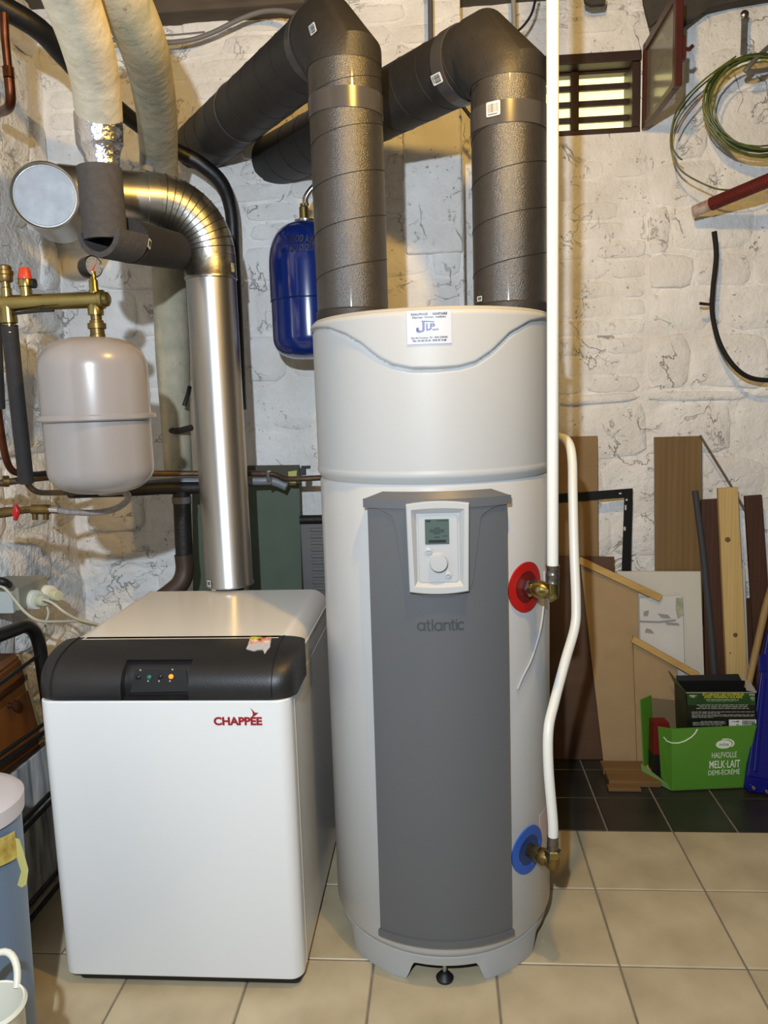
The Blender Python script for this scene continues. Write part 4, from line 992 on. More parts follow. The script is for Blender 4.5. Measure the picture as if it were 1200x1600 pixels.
# pale-lidded barrel and white bucket at the left edge
bc = atz(-44, 1540, 0); bc = V((at(-47, 1400, 1.36).x, 1.36, 0))
brl = thing('waste_bin', bc, 'blue-grey plastic bin with pale grey lid and yellow tape at the left edge', 'bin')
zl = at(20, 1270, 1.36).z
rb = at(26, 1290, 1.36).x-bc.x
build('body', MB().lathe([(rb*.80, 0.001), (rb*.82, .01), (rb*.96, zl-.02), (rb*.97, zl+.0)], bc, n=48), mat('blue_grey_plastic', (96, 116, 140), .4), brl)
build('lid', MB().lathe([(rb*.95, zl-.012), (rb+.002, zl-.010), (rb+.004, zl+.022), (rb-.004, zl+.030), (rb-.02, zl+.032), (0, zl+.036)], bc, n=48), mat('pale_grey_lid', (186, 182, 186), .45), brl)
tp = mat('yellow_kraft_tape', (196, 182, 96), .4, rgb2=(150, 120, 50), scale=40)
def tapef(off): return lambda a, b: bc+V((math.cos(math.radians(-75+70*a))*(rb*.97+.004+off), math.sin(math.radians(-75+70*a))*(rb*.97+.004+off), zl-.012-.055*b-.02*a))
build('tape', MB().shell(tapef(.001), tapef(0), 16, 2), tp, brl)
te = [at(x, y, 1.35) for x, y in ((18, 1308), (30, 1312), (36, 1330), (44, 1360), (41, 1382), (34, 1387), (27, 1383), (33, 1362), (26, 1340), (16, 1345))]
build('tape_tail', MB().prism(te, (0, .0015, 0)), mat('tape_pale', (186, 180, 110), .5), brl, smooth=False)
wbp = V((at(-15, 1590, 1.12).x, 1.12, 0))
bk = thing('bucket', wbp, 'white plastic bucket at the bottom left corner', 'bucket')
zk = at(10, 1575, 1.12).z; rk_ = at(34, 1590, 1.12).x-wbp.x
wpl = mat('white_bucket', (214, 212, 196), .4)
build('body', MB().lathe([(0, .004), (rk_*.8, .001), (rk_*.97, zk-.01), (rk_, zk-.008), (rk_+.004, zk), (rk_, zk+.006), (rk_*.95, zk+.004), (rk_*.77, .01), (0, .012)], wbp, n=40), wpl, bk)
build('handle', MB().tube([wbp+V((math.cos(a)*rk_*.62-.012, .045+.03*math.sin(a), zk+.045*math.sin(a))) for a in [i/14*PI for i in range(15)]], .006, 10), wpl, bk)

# ================================================================ white water pipes
pex = mat('white_pipe', (222, 222, 214), .35)
nh = hf[3]; pE = hp(HOT[0], HOT[1], HR)
hpp = thing('hot_water_pipe', pE+nh*.075, 'straight white water pipe rising from the red collar to the ceiling', 'pipe')
PXY = V((.248, 1.752))
zE = HOT[1]
build('nut', MB().lathe([(.019, 0), (.021, .003), (.021, .012), (.0225, .014), (.0225, .022), (.016, .025)], pE-nh*.004, nh, 6), steel, hpp)
build('black_sleeve', MB().lathe([(.020, -.02), (.020, .001)], pE, nh, 18), blackrub, hpp)
cE = V((PXY.x, PXY.y, zE-.004))
build('elbow_body', MB().lathe([(.013, .02), (.013, .028), (.0205, .030), (.0215, .044), (.019, .056), (.014, .062), (.014, .075)], pE, nh, 20).tube([pE+nh*.07, cE-V((0, 0, .002)), cE+V((0, 0, .026))], .0135, 16, smooth=4), brass, hpp)
build('press_sleeve', MB().lathe([(.0145, 0), (.0155, .002), (.0145, .006), (.0145, .016), (.0155, .018), (.0155, .022), (.0145, .024), (.0145, .036), (.016, .038), (.016, .042)], cE+V((0, 0, .024)), n=24), mat('pressed_steel', (120, 116, 108), .35, .9), hpp)
build('pipe', MB().tube([cE+V((0, 0, .062)), V((PXY.x, PXY.y, CEIL-.002))], .0128, 24), pex, hpp)
# cold
nc = cf_[3]; pC = hp(COLD[0], COLD[1], HR); cC = V((.248, 1.752, COLD[1]+.004))
cpp = thing('cold_water_pipe', cC, 'curving white water pipe leading from the blue collar up behind the heater', 'pipe')
build('fitting', MB().lathe([(.0165, -.025), (.0165, .020), (.0195, .022), (.0195, .034), (.016, .036)], pC, nc, 8), brass, cpp)
build('elbow_body', MB().lathe([(.0175, .036), (.0205, .040), (.0205, .050), (.016, .060)], pC, nc, 20).tube([pC+nc*.055, cC-V((0, 0, .008)), cC+V((0, 0, .03))], .0155, 16, smooth=4), brass_d, cpp)
build('nut', MB().lathe([(.019, 0), (.0195, .003), (.0195, .016), (.0165, .019)], cC+V((0, 0, .012)), n=6), brass, cpp)
build('press_sleeve', MB().lathe([(.0135, 0), (.0145, .002), (.0135, .012), (.0145, .014), (.0135, .018), (.0135, .034)], cC+V((0, 0, .03)), n=24), MATS['pressed_steel'], cpp)
top_ = cC+V((0, 0, .05))
cpts = [top_, top_+V((0, 0, .05))]+[at(*p) for p in ((857, 1200, 1.76), (857, 1140, 1.78), (866, 1098, 1.82), (884, 1030, 1.88), (898, 980, 1.92), (900, 940, 1.94), (897, 860, 1.97), (895, 770, 2.01), (894, 720, 2.04), (889, 694, 2.07), (877, 684, 2.11), (850, 681, 2.18))]
build('pipe', MB().tube(cpts, .0122, 20, smooth=8), pex, cpp)
bb = build('pipe_bracket', MB().box(at(852, 683, 2.20), (.05, .06, .02)), steel, cpp, smooth=False)

# thin pipes and cables under the ceiling
gpm = mat('grey_conduit', (86, 84, 86), .45)
pipe('conduit', [(672, -30, 2.75), (673, 60, 2.75), (674, 90, 2.75)], .0085, gpm, 'dark grey conduit dropping from the ceiling behind the ducts', smooth=0)
pipe('conduit', [(801, -30, 2.86), (803, 20, 2.86), (804, 60, 2.86)], .0085, mat('pale_conduit', (150, 146, 136), .5), 'pale grey conduit behind the right duct elbow', smooth=0)
cable([(838, -10, 2.86), (832, 18, 2.86), (820, 38, 2.86), (805, 52, 2.86)], .0042, MATS['black_cable'], 'thin black cable looping down beside the right duct elbow')
cable([(722, 165, 2.76), (732, 178, 2.765), (745, 196, 2.77)], .006, MATS['black_cable'], 'short black cable under the horizontal run of the right duct')
gcab = mat('grey_cable', (120, 116, 114), .5)
cable([(150, 60, 2.74), (236, 67, 2.76), (290, 64, 2.76), (330, 52, 2.76), (375, 30, 2.75), (410, 18, 2.74), (445, 17, 2.72), (470, 24, 2.70)], .0078, gcab, 'grey cable sagging along the top of the brick wall')
cable([(230, 52, 2.77), (262, 55, 2.77), (320, 50, 2.77)], .003, gcab, 'thin grey wire tied to the sagging cable')
# ================================================================ right wall: wires, conduit, bracket
ywm = mat('green_yellow_wire', (92, 98, 40), .45, var=.35, scale=30)
cw_ = thing('wire_coil', at(1130, 245, 2.80), 'coil of green and yellow earth wire hanging on the right wall', 'wire')
YW = 2.86
def loopw(cx_, cy_, rx, ry, a0, a1, y0, n=28):
    return [at(cx_+rx*math.cos(math.radians(a0+(a1-a0)*k/n)), cy_-ry*math.sin(math.radians(a0+(a1-a0)*k/n)), y0) for k in range(n+1)]
rw = random.Random(3)
for k in range(13):
    build('wire_turn', MB().tube(loopw(1190+rw.uniform(-5, 5), 162+rw.uniform(-4, 4), 84+rw.uniform(-7, 5), 74+rw.uniform(-7, 7), 0, 360, YW+rw.uniform(-.02, .012)), .0030, 8), ywm if k % 4 else mat('green_wire', (46, 66, 30), .45), cw_)
build('wire_tail', tubepx([(1150, 88, YW), (1100, 125, YW), (1062, 165, YW), (1049, 205, YW), (1050, 240, YW), (1064, 266, YW), (1092, 284, YW), (1125, 296, YW), (1160, 294, YW), (1200, 278, YW)], .0030, n=8, smooth=6), ywm, cw_)
build('wire_tail', tubepx([(1115, 118, YW), (1080, 150, YW), (1054, 190, YW), (1050, 225, YW), (1058, 243, YW), (1066, 250, YW)], .0028, n=8, smooth=6), MATS['green_wire'], cw_)
build('wire_tail', tubepx([(1120, 125, YW+.01), (1094, 155, YW+.01), (1070, 185, YW+.01), (1058, 208, YW+.01)], .0024, n=8, smooth=6), mat('brown_wire', (130, 90, 70), .5), cw_)
build('hook', tubepx([(1205, 70, 2.90), (1185, 88, 2.86), (1170, 104, 2.84), (1166, 110, 2.84), (1178, 112, 2.86), (1205, 108, 2.92)], .0085, n=10, smooth=4), mat('grey_hook', (112, 108, 100), .5), cw_)
br_ = thing('wall_bracket', at(1162, 90, 2.93), 'narrow grey metal strap screwed to the wall above the wire coil', 'bracket')
build('strap', MB().box2(at(1158, 85, 2.955), at(1167, 18, 2.965)), mat('weathered_zinc', (104, 104, 100), .55, .5, var=.3, scale=40), br_, smooth=False, bevel=.002)
build('screw', MB().lathe([(.014, 0), (.014, .004), (.008, .010), (0, .011)], at(1163, 23, 2.955), (0, -1, 0), 14), steel, br_)
# red corrugated conduit
rc0, rc1 = at(1085, 330, 2.94), at(1215, 276, 2.72)
cd_ = thing('corrugated_conduit', rc0, 'dark red corrugated conduit coming out of the right wall', 'conduit')
d_ = (rc1-rc0); L_ = d_.length+.35; d_.normalize()
def ribbed(p, d, L, r, pitch=.008):
    n = int(L/pitch); prof = []
    for k in range(n): prof += [(r, k*pitch), (r, k*pitch+pitch*.4), (r*.9, k*pitch+pitch*.5), (r*.9, k*pitch+pitch*.9)]
    return MB().lathe(prof, p, d, 18)
build('bare_end', ribbed(rc0, d_, .07, .020), mat('white_daubed_conduit', (196, 186, 176), .7, rgb2=(150, 110, 100), scale=40), cd_)
build('conduit', ribbed(rc0+d_*.065, d_, L_-.065, .023), mat('dark_red_conduit', (84, 24, 22), .45, rgb2=(104, 40, 34), scale=14), cd_)
bc_ = build('cable_stub', tubepx([(1116, 362, 2.95), (1119, 400, 2.945), (1114, 450, 2.935), (1113, 490, 2.92), (1124, 535, 2.91), (1145, 570, 2.90), (1172, 590, 2.92), (1210, 594, 2.93), (1260, 588, 2.95), (1330, 560, 2.99)], [.0095, .0085]+[.0085]*8, n=12, smooth=6), mat('crusty_black_cable', (22, 20, 18), .8, bump=1, bscale=90))
tag(bc_, 'crusty black cable curving across the right wall from under the conduit', 'cable')
nb = build('wall_peg', tubepx([(1112, 476, 2.97), (1100, 475, 2.93), (1093, 474, 2.93)], .0055, n=8), iron); tag(nb, 'short black peg beside the crusty black cable', 'peg')
# dark grille boxes at the ceiling
for k, (x_, lab) in enumerate(((930, 'grey cloth scrap hanging at the ceiling above the cellar window'), (1022, 'grey cloth scrap hanging at the ceiling beside the open casement'))):
    P = [at(x_-18, -12, 2.90), at(x_+(18 if k == 0 else 40), -12, 2.90), at(x_+(16 if k == 0 else 8), 6 if k == 0 else 30, 2.91), at(x_-6, 8 if k == 0 else 42, 2.91), at(x_-16, 3, 2.90)]
    o = build('cloth_scrap', MB().prism(P, (0, .02, 0)), MATS['matt_dark_grey'], smooth=False, bevel=.004); tag(o, lab, 'cloth')

def fz(x, y): return atz(x, y, 0.002)
# ================================================================ boards leaning on the right wall
kraft = mat('brown_cardboard', (138, 112, 76), .8, var=.06, scale=10, bump=.2, bscale=120)
mdf = mat('mdf', (168, 140, 100), .7, var=.05, scale=12)
ply = wood('plywood', (88, 62, 40), (66, 45, 28), .6, 6, 'X')
veneer = wood('wrapped_veneer', (126, 102, 68), (102, 80, 50), .3, 9, 'Z')
pine = wood('pine', (205, 176, 116), (176, 142, 82), .6, 16, 'Z')
pine_x = wood('pine_batten', (200, 164, 98), (172, 132, 70), .6, 16, 'X')
darkw = wood('dark_stained_wood', (74, 46, 30), (52, 30, 20), .5, 12, 'Z')
whiteb = mat('white_melamine', (206, 202, 188), .45, var=.03, scale=4)
board('cardboard_sheet', [(820, 684, 2.985), (820, 1182, 2.955), (937, 1182, 2.955), (934, 681, 2.985)], .006, kraft, 'tall brown cardboard sheet leaning behind the white curving pipe', 'cardboard')
board('plywood_sheet', [(820, 868, 2.955), fz(820, 1187), fz(962, 1187), (960, 870, 2.955)], .008, ply, 'dark plywood sheet standing in front of the tall cardboard', 'board')
# black metal frame
mfm = mat('black_angle_iron', (18, 18, 18), .4, .3)
mfr = thing('angle_iron_stand', at(980, 890, 2.92), 'black angle-iron frame with slots leaning on the right wall', 'stand')
board('top_rail', [(820, 776, 2.972), (820, 789, 2.972), (988, 777, 2.972), (988, 763, 2.972)], .004, mfm, '', '', parent=mfr)
board('side_rail', [(976, 764, 2.970), (968, 990, 2.958), (983, 990, 2.958), (989, 763, 2.970)], .004, mfm, '', '', parent=mfr)
for x_, y_, w2, h2 in ((969, 771, .010, .006), (979, 781, .008, .008), (977.5, 793, .006, .02), (976, 826, .008, .016)):
    build('slot', frame_mb(look_frame(at(x_, y_, 2.965), (0, -1, 0)), rrect(w2, h2, min(w2, h2)*.45, 3), .001), mat('slot_pale', (190, 186, 176), .6), mfr, smooth=False)
board('veneer_board', [(1023, 683, 2.985), (1026, 1180, 2.945), (1099, 1180, 2.945), (1097, 681, 2.985)], .016, veneer, 'wide wood-veneer board wrapped in plastic film leaning on the wall', 'board')
ms = build('metal_strip', tubepx([(1094, 680, 2.975), (1142, 758, 2.972), (1166, 800, 2.97), (1168, 850, 2.968), (1176, 925, 2.965)], .004, n=6), mat('grey_strip', (120, 116, 108), .45, .5)); tag(ms, 'thin grey metal strip slanting off the corner of the veneer board', 'strip')
board('melamine_board', [(964, 893, 2.945), (966, 1182, 2.925), (1105, 1182, 2.925), (1095, 893, 2.945)], .012, whiteb, 'large white melamine board standing behind the brown fibreboards', 'board')
wp = thing('white_offcut', at(1030, 1045, 2.84), 'smudged white board offcut with a green stain in front of the white panel', 'board')
board('face', [(999, 935, 2.922), (1004, 1185, 2.905), (1074, 1185, 2.905), (1067, 930, 2.922)], .008, mat('smudged_white', (208, 206, 200), .5, var=.04, scale=8), '', '', parent=wp)
smg = mat('smudge', (150, 146, 142), .7); grn = mat('green_stain', (132, 140, 104), .7, rgb2=(180, 182, 160), scale=30)
def mark(pts, m, Y=2.914): build('stain', MB().prism([at(x, y, Y) for x, y in pts], (0, .003, 0)), m, wp, smooth=False)
mark([(1057, 935), (1066, 934), (1068, 960), (1059, 966), (1056, 950)], grn)
mark([(1000, 970), (1030, 971), (1056, 968), (1056, 970), (1030, 973), (1000, 972)], smg); mark([(1040, 973), (1060, 974), (1062, 977), (1042, 976)], smg)
mark([(1028, 959), (1044, 961), (1048, 966), (1034, 965)], smg); mark([(1006, 956), (1014, 954), (1012, 962), (1006, 962)], smg); mark([(1010, 982), (1018, 984), (1022, 990), (1008, 988)], smg)
# fibreboards with pine battens
m1 = thing('fibreboard', fz(960, 1195), 'brown fibreboard panel with pine batten, between plywood and white offcut', 'board')
board('panel', [(906, 873, 2.925), fz(943, 1192), fz(1000, 1192), (997, 915, 2.922)], .012, mdf, '', '', parent=m1)
def batten(parent, a, b, w, Y, m=pine_x):
    A, B = at(*a, Y), at(*b, Y); d = (B-A); n = V((0, -1, 0)); v = d.cross(n).normalized()
    if v.z < 0: v = -v
    P = [A, B, B-v*w, A-v*w]
    return build('batten', MB().prism(P, n*.016), m, parent, smooth=False, bevel=.0015)
batten(m1, (906, 869), (1034, 929), .026, 2.918)
m2 = thing('fibreboard', fz(1020, 1196), 'smaller fibreboard panel with pine batten, just behind the green carton', 'board')
board('panel', [(989, 994, 2.893), fz(996, 1197), fz(1062, 1197), (1058, 1032, 2.891)], .012, mdf, '', '', parent=m2)
batten(m2, (990, 993), (1092, 1050), .024, 2.886)
# upright planks
pl_ = [('dark_plank', [(1096, 781, 2.958), (1106, 1188, 2.915), (1138, 1188, 2.915), (1126, 779, 2.958)], .016, darkw, 'dark brown plank standing left of the pale pine plank'),
       ('pine_plank', [(1122, 763, 2.935), (1142, 1190, 2.890), (1175, 1190, 2.890), (1153, 761, 2.935)], .018, pine, 'pale pine plank with knots standing among dark planks'),
       ('dark_plank', [(1164, 775, 2.958), (1189, 1188, 2.915), (1219, 1188, 2.915), (1191, 773, 2.958)], .016, darkw, 'dark brown plank standing right of the pale pine plank'),
       ('white_board_edge', [(1126, 888, 2.978), (1131, 1180, 2.938), (1175, 1180, 2.938), (1164, 888, 2.978)], .008, whiteb, 'narrow white board peeping out behind the pine plank'),
       ('brown_offcut', [(1166, 935, 2.990), (1170, 1178, 2.952), (1205, 1178, 2.952), (1194, 935, 2.990)], .012, darkw, 'short brown offcut behind the right-hand dark plank')]
objs = {}
for nm, cs, th, m, lab in pl_: objs[lab] = board(nm, cs, th, m, lab, 'plank')
for x_, y_, rr in ((1137, 843, .010), (1149, 992, .0085), (1141, 1020, .003)):
    po = objs['pale pine plank with knots standing among dark planks']
    build('knot', MB().lathe([(rr, 0), (rr*.9, .0012), (0, .0016)], at(x_, y_, 2.935-.000105*(y_-763))-V((0, .0005, 0)), (0, -1, .2), 14), mat('knot_brown', (120, 84, 44), .6, rgb2=(84, 54, 28), scale=120), po)
fpz = build('foam_tube', tubepx([(1086, 767, 2.93), (1098, 860, 2.915), (1112, 1000, 2.90), (1126, 1185, 2.875)], .0115, n=14), mat('slate_foam_tube', (58, 60, 64), .7)); tag(fpz, 'dark grey foam tube leaning between veneer board and dark plank', 'tube')
stc = build('wooden_stick', tubepx([(1222, 860, 2.84), (1196, 950, 2.82), (1168, 1075, 2.79)], .0125, n=12), wood('stick_wood', (158, 130, 82), (132, 104, 62), .6, 12, 'Z')); tag(stc, 'slanting wooden stick at the right edge above the black box', 'stick')
# planks on the floor
fw = wood('floor_plank', (124, 94, 54), (92, 66, 36), .6, 8, 'X')
for lab, c, d3 in (('brown laminate plank at the back of the floor heap', (.675, 2.835, .013), (.18, .07, .024)),
                   ('brown laminate plank in the middle of the floor heap', (.680, 2.752, .012), (.185, .085, .022)),
                   ('short brown plank at the front of the floor heap', (.635, 2.692, .007), (.115, .035, .012))):
    o = build('laminate_plank', MB().box(c, d3, Matrix.Rotation(-.02, 3, 'Z')), fw, smooth=False, bevel=.0015); tag(o, lab, 'plank')
spl = build('wood_splinter', MB().prism([atz(1006, 1194, .03), atz(1011, 1194, .03), atz(1020, 1206, .03), atz(1014, 1207, .03)], (0, 0, .006)), pine, smooth=False); tag(spl, 'short pale wood splinter on the laminate planks', 'splinter')

# ================================================================ cartons
def qb(o, u, v, n): return (V(o), V(u), V(v), V(n))
grc = mat('milk_green', (84, 140, 44), .45, var=.03, scale=8)
grd = mat('milk_green_inside', (120, 104, 76), .8)
A0 = atz(1050, 1236, .003); B0 = atz(1162, 1231, .003)
u_ = (B0-A0).normalized(); n_ = V((u_.y, -u_.x, 0)).normalized(); b_in = -n_
htop = at(1045, 1140, A0.y).z
mc = thing('milk_carton', A0.lerp(B0, .5), 'bright green open carton tray with white lettering on the dark tiles', 'carton')
spread = V((.0, 0, 0))
TL = A0+V((0, 0, htop))-u_*.006; TRr = B0+V((0, 0, htop))+u_*.040
dp = .17; th = .004
build('front_panel', MB().prism([A0, B0, TRr, TL], b_in*th), grc, mc, smooth=False)
build('right_panel', MB().prism([B0, B0+b_in*dp, TRr+b_in*dp, TRr], -u_*th), grc, mc, smooth=False)
lA = at(1017, 1108, A0.y+.12); 
build('corner_flap', MB().prism([A0, TL, TL-u_*.030+b_in*.05-V((0, 0, .012)), A0-u_*.022+b_in*.045+V((0, 0, .03))], b_in*th), grc, mc, smooth=False)
build('left_panel', MB().prism([A0-u_*.06+b_in*.12, A0-u_*.075+b_in*.13+V((0, 0, htop*1.25)), A0-u_*.02+b_in*.17+V((0, 0, htop*1.25)), A0+b_in*.17], u_*th), grc, mc, smooth=False)
build('side_fold', MB().prism([A0-u_*.002+b_in*.004, A0-u_*.064+b_in*.12, A0-u_*.07+b_in*.12+V((0, 0, .05)), A0-u_*.012+b_in*.01+V((0, 0, .022))], b_in*th), mat('milk_green_pale', (132, 170, 96), .5), mc, smooth=False)
build('base_panel', MB().prism([A0, B0, B0+b_in*dp, A0+b_in*dp-u_*.05], (0, 0, .003)), grd, mc, smooth=False)
build('back_panel', MB().prism([A0+b_in*dp-u_*.02, B0+b_in*dp, TRr+b_in*dp, A0+b_in*dp-u_*.02+V((0, 0, htop*1.2))], b_in*th), grd, mc, smooth=False)
ff = (A0.lerp(B0, .5)+n_*.0006, u_, V((0, 0, 1)), n_)
wht = mat('carton_white', (226, 232, 216), .5)
W_ = (B0-A0).length; mid = A0.lerp(B0, .5)
def fpx(x, y):
    d = ray(x, y); t = (V(ff[0])-EYE).dot(n_)/d.dot(n_); q = EYE+d*t-V(ff[0]); return q.dot(u_), q.z
def ftext(txt, x, y, size, sx=1.0, bold=0.0, m=wht, lift=.0003):
    a, b = fpx(x, y); fr = (frpt(ff, a, b, lift), ff[1], ff[2], ff[3])
    build('lettering', text_mb(txt, size, fr, bold=bold, depth=.0002, sx=sx), m, mc, smooth=False)
ftext('HALFVOLLE', 1131.5, 1180, .030, .58); ftext('MELK\u00b7LAIT', 1132, 1194.5, .040, .60, .0004); ftext('DEMI-\u00c9CR\u00c9M\u00c9', 1131, 1207, .026, .72)
a, b = fpx(1131, 1163); ofr = (frpt(ff, a, b, .0003), *ff[1:])
ov = lambda rx, ry, n=28: [(rx*math.cos(2*PI*k/n), ry*math.sin(2*PI*k/n)) for k in range(n)]
lg = build('logo_oval', frame_mb(ofr, ov(.029, .016), .0004), wht, mc, smooth=False)
rgm = MB()
for k in range(18):
    a1, a2 = math.radians(-40+150*k/18), math.radians(-40+150*(k+1)/18)
    pts = [(.029*math.cos(a1)+.003, .017*math.sin(a1)+.001), (.034*math.cos(a1)+.004, .020*math.sin(a1)+.002), (.034*math.cos(a2)+.004, .020*math.sin(a2)+.002), (.029*math.cos(a2)+.003, .017*math.sin(a2)+.001)]
    rgm.prism([frpt(ofr, *p) for p in pts], n_*.0004)
build('logo_ring', rgm, wht, mc, smooth=False)
build('logo_lettering', text_mb('milsa', .017, (frpt(ofr, 0, 0, .0006), *ff[1:]), depth=.0002), mat('milsa_green', (70, 110, 60), .5), lg, smooth=False)
arcm = MB(); av = [fpx(x, y) for x, y in ((1037, 1152), (1042, 1158), (1050, 1161), (1060, 1161), (1070, 1158), (1080, 1152), (1086, 1146), (1090, 1139))]
arcm.tube([frpt(ff, a, b, .0) for a, b in av if True], .0022, 6); build('white_arc', arcm, wht, mc)
# red box standing in the tray
rb_ = thing('red_box', A0-u_*.02+b_in*.06, 'red and black box standing inside the green carton', 'box')
rr0 = A0-u_*.040+b_in*.075+V((0, 0, .006)); rh_ = at(1028, 1130, A0.y+.08).z-.006
build('box', MB().prism([rr0, rr0+u_*.055, rr0+u_*.055+b_in*.05, rr0+b_in*.05], (0, 0, rh_*.45)), mat('box_black', (24, 20, 20), .5), rb_, smooth=False)
build('box_top', MB().prism([p+V((0, 0, rh_*.45)) for p in (rr0, rr0+u_*.055, rr0+u_*.055+b_in*.05, rr0+b_in*.05)], (0, 0, rh_*.55)), mat('box_red', (112, 20, 20), .5), rb_, smooth=False)
# black and green lamp carton on top
C0 = at(1074, 1138, 2.735); C1 = at(1183, 1134, 2.735); D0 = at(1066, 1082, 2.735); D1 = at(1180, 1074, 2.735)
zb_ = C0.z-.004
cu = (C1-C0).normalized(); cu.z = 0; cu.normalize(); cn = V((cu.y, -cu.x, 0))
hh = D0.z-zb_; tilt = V((-.008, 0, 0))
P0 = V((C0.x, C0.y, zb_)); wC = (C1-C0).length; 
lc_ = thing('lamp_carton', P0+cu*wC/2, 'black and green open cardboard carton of solar lights inside the green tray', 'carton')
ver = (V((0, 0, 1))-cu*.06).normalized()
E_ = lambda a, b, c=0: P0+cu*a+ver*b-cn*c
hC = (D0.z-zb_); dC = .10
blkc = mat('carton_black', (22, 22, 20), .4); grnc = mat('carton_dark_green', (38, 84, 30), .4, rgb2=(24, 56, 20), scale=12)
build('front_lower', MB().prism([E_(0, .06-zb_), E_(wC, .06-zb_), E_(wC, hC*.66), E_(0, hC*.66)], -cn*.003), blkc, lc_, smooth=False)
build('front_upper', MB().prism([E_(0, hC*.66), E_(wC, hC*.66), E_(wC, hC), E_(0, hC)], -cn*.003), grnc, lc_, smooth=False)
build('left_side', MB().prism([E_(0, .06-zb_), E_(0, hC), E_(-.012, hC, dC), E_(-.012, .06-zb_, dC)], cu*.003), mat('carton_side', (58, 56, 36), .5, rgb2=(30, 44, 20), scale=10), lc_, smooth=False)
build('right_side', MB().prism([E_(wC, .06-zb_), E_(wC, hC), E_(wC, hC, dC), E_(wC, .06-zb_, dC)], -cu*.003), blkc, lc_, smooth=False)
build('back_side', MB().prism([E_(-.01, .06-zb_, dC), E_(wC, .06-zb_, dC), E_(wC, hC*1.05, dC), E_(-.01, hC*1.05, dC)], cn*.003), blkc, lc_, smooth=False)
build('inner_floor', MB().prism([E_(.002, hC*.6, .004), E_(wC-.002, hC*.6, .004), E_(wC-.002, hC*.6, dC-.004), E_(0, hC*.6, dC-.004)], ver*.002), mat('carton_inside', (34, 28, 22), .8), lc_, smooth=False)
build('rear_flap', MB().prism([E_(-.005, hC*1.02, dC), E_(wC-.01, hC*1.02, dC), E_(wC-.02, hC*1.20, dC+.01), E_(.0, hC*1.16, dC+.01)], -cn*.003), blkc, lc_, smooth=False)
build('left_flap', MB().prism([E_(0, hC, 0), E_(-.012, hC, dC), E_(-.035, hC*1.36, dC*.9), E_(-.026, hC*1.24, dC*.2)], cu*.003), grnc, lc_, smooth=False)
build('right_flap', MB().prism([E_(wC, hC, 0), E_(wC, hC, dC), E_(wC-.008, hC*1.3, dC*.9), E_(wC-.03, hC*1.02, dC*.1)], cu*.003), mat('flap_grey', (150, 148, 140), .6), lc_, smooth=False)
build('white_edge', MB().prism([E_(0, hC-.002, -.0008), E_(wC, hC-.002, -.0008), E_(wC, hC+.001, -.0008), E_(0, hC+.001, -.0008)], -cn*.001), mat('edge_pale', (150, 160, 130), .7), lc_, smooth=False)
cfr = lambda a, b: (E_(a, b, -.0008), cu, ver, cn)
yel = mat('carton_yellow', (200, 190, 50), .5); pale = mat('carton_print', (170, 176, 160), .5)
def ct(txt, a, b, sz, m, sx=1.0, bold=0.0): build('lettering', text_mb(txt, sz, cfr(a*wC, b*hC), bold=bold, depth=.0002, sx=sx), m, lc_, smooth=False)
ct('\u00c9CLAIRAGE LED EXT\u00c9RIEUR', .53, .945, .0125, yel, .93, .0002); ct('AVEC PANNEAU SOLAIRE', .53, .875, .0125, yel, .93, .0002)
ct('IP44', .94, .935, .011, pale, 1.0, .0003)
lm = MB()
rl = random.Random(5)
for b_, x0_, x1_, h_ in ((.81, .28, .75, .010), (.775, .30, .75, .006), (.665, .15, .88, .010), (.62, .18, .87, .010), (.575, .14, .90, .010), (.48, .07, .97, .008), (.445, .07, .48, .008), (.40, .07, .97, .008), (.365, .07, .95, .008), (.33, .07, .38, .008), (.22, .20, .55, .008), (.19, .08, .55, .010), (.155, .08, .56, .008), (.12, .08, .50, .008), (.92, .05, .15, .022), (.88, .07, .13, .012), (.87, .92, .97, .012), (.84, .91, .98, .010), (.80, .93, .97, .012)):
    x = x0_
    while x < x1_:
        w2 = rl.uniform(.03, .09); x2 = min(x+w2, x1_)
        lm.prism([E_(x*wC, b_*hC-h_*hC, -.0008), E_(x2*wC, b_*hC-h_*hC, -.0008), E_(x2*wC, b_*hC+h_*hC*.6, -.0008), E_(x*wC, b_*hC+h_*hC*.6, -.0008)], cn*.0003); x = x2+.012
build('small_print', lm, pale, lc_, smooth=False)['kind'] = 'stuff'
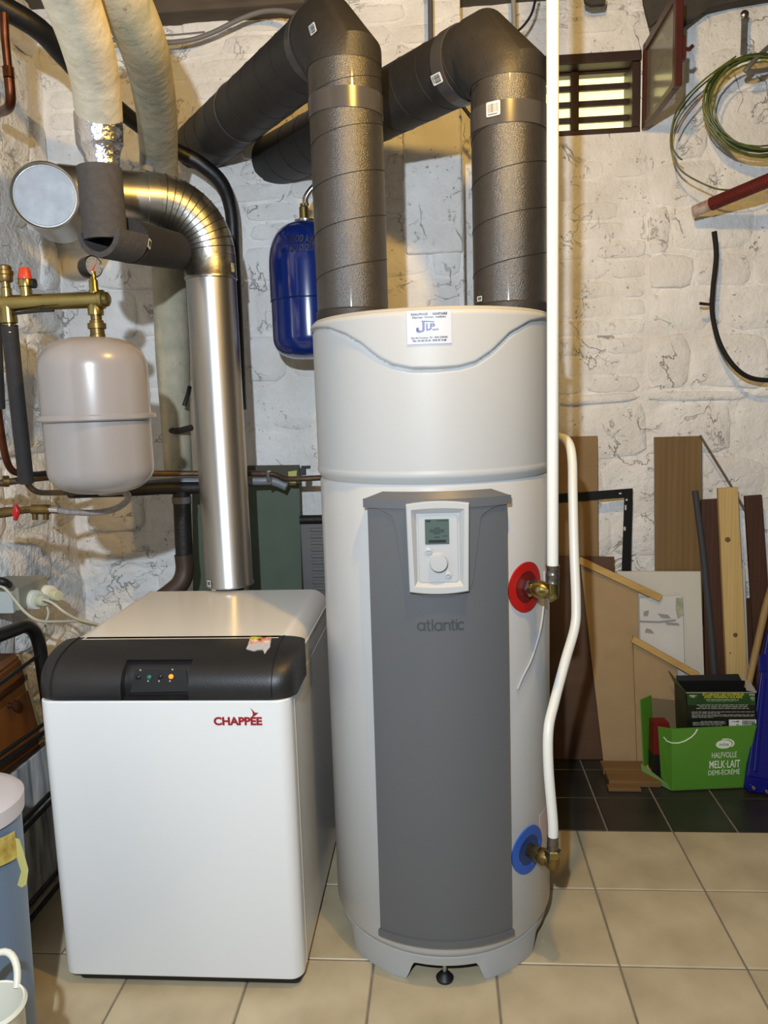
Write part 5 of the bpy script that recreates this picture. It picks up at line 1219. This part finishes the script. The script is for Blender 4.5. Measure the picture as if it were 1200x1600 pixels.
lb_ = build('energy_label', MB().prism([E_(.60*wC, .02*hC, -.0008), E_(.99*wC, .02*hC, -.0008), E_(.99*wC, .27*hC, -.0008), E_(.60*wC, .27*hC, -.0008)], cn*.0006), MATS['label_white'], lc_, smooth=False)
le = MB(); x = .79
while x < .97: w2 = rl.choice((.006, .010, .014)); le.prism([E_(x*wC, .13*hC, -.0016), E_((x+w2)*wC, .13*hC, -.0016), E_((x+w2)*wC, .25*hC, -.0016), E_(x*wC, .25*hC, -.0016)], cn*.0003); x += w2+.008
build('barcode_print', le, MATS['print_black'], lb_, smooth=False)
lg2 = MB()
for q_ in ((.64, .73, .205, .225), (.70, .74, .12, .15), (.71, .745, .20, .24)): lg2.prism([E_(q_[0]*wC, q_[2]*hC, -.0016), E_(q_[1]*wC, q_[2]*hC, -.0016), E_(q_[1]*wC, q_[3]*hC, -.0016), E_(q_[0]*wC, q_[3]*hC, -.0016)], cn*.0003)
build('label_print', lg2, mat('label_green', (120, 140, 50), .5), lb_, smooth=False)

# blue metal trestle leaning at the right edge
blu = mat('deep_blue_metal', (10, 13, 112), .35, var=.08, scale=14)
bt_ = thing('blue_trestle', atz(1185, 1245, 0), 'deep blue metal folded trestle leaning at the right edge', 'trestle')
yb0 = 2.655
board('front_channel', [(1189, 1050, 2.80), (1166, 1222, 2.66), (1200, 1232, 2.655), (1235, 1240, 2.65), (1240, 1000, 2.82), (1200, 985, 2.83)], .03, blu, '', '', parent=bt_, bevel=.004)
board('foot_plate', [(1167, 1212, 2.650), (1163, 1230, 2.645), (1172, 1238, 2.645), (1240, 1250, 2.640), (1240, 1228, 2.645)], .012, blu, '', '', parent=bt_, bevel=.003)
board('rib', [(1192, 1060, 2.785), (1178, 1205, 2.652), (1184, 1206, 2.652), (1198, 1060, 2.785)], .006, blu, '', '', parent=bt_, bevel=.002)
board('rib', [(1186, 1022, 2.81), (1196, 1022, 2.81), (1198, 1050, 2.79), (1187, 1050, 2.79)], .02, blu, '', '', parent=bt_, bevel=.002)
for x_, y_ in ((1177, 1231), (1198, 1237)): build('bolt', MB().lathe([(.008, 0), (.008, .004), (.005, .007), (0, .007)], at(x_, y_, 2.640), (0, -1, .2), 12), steel, bt_)
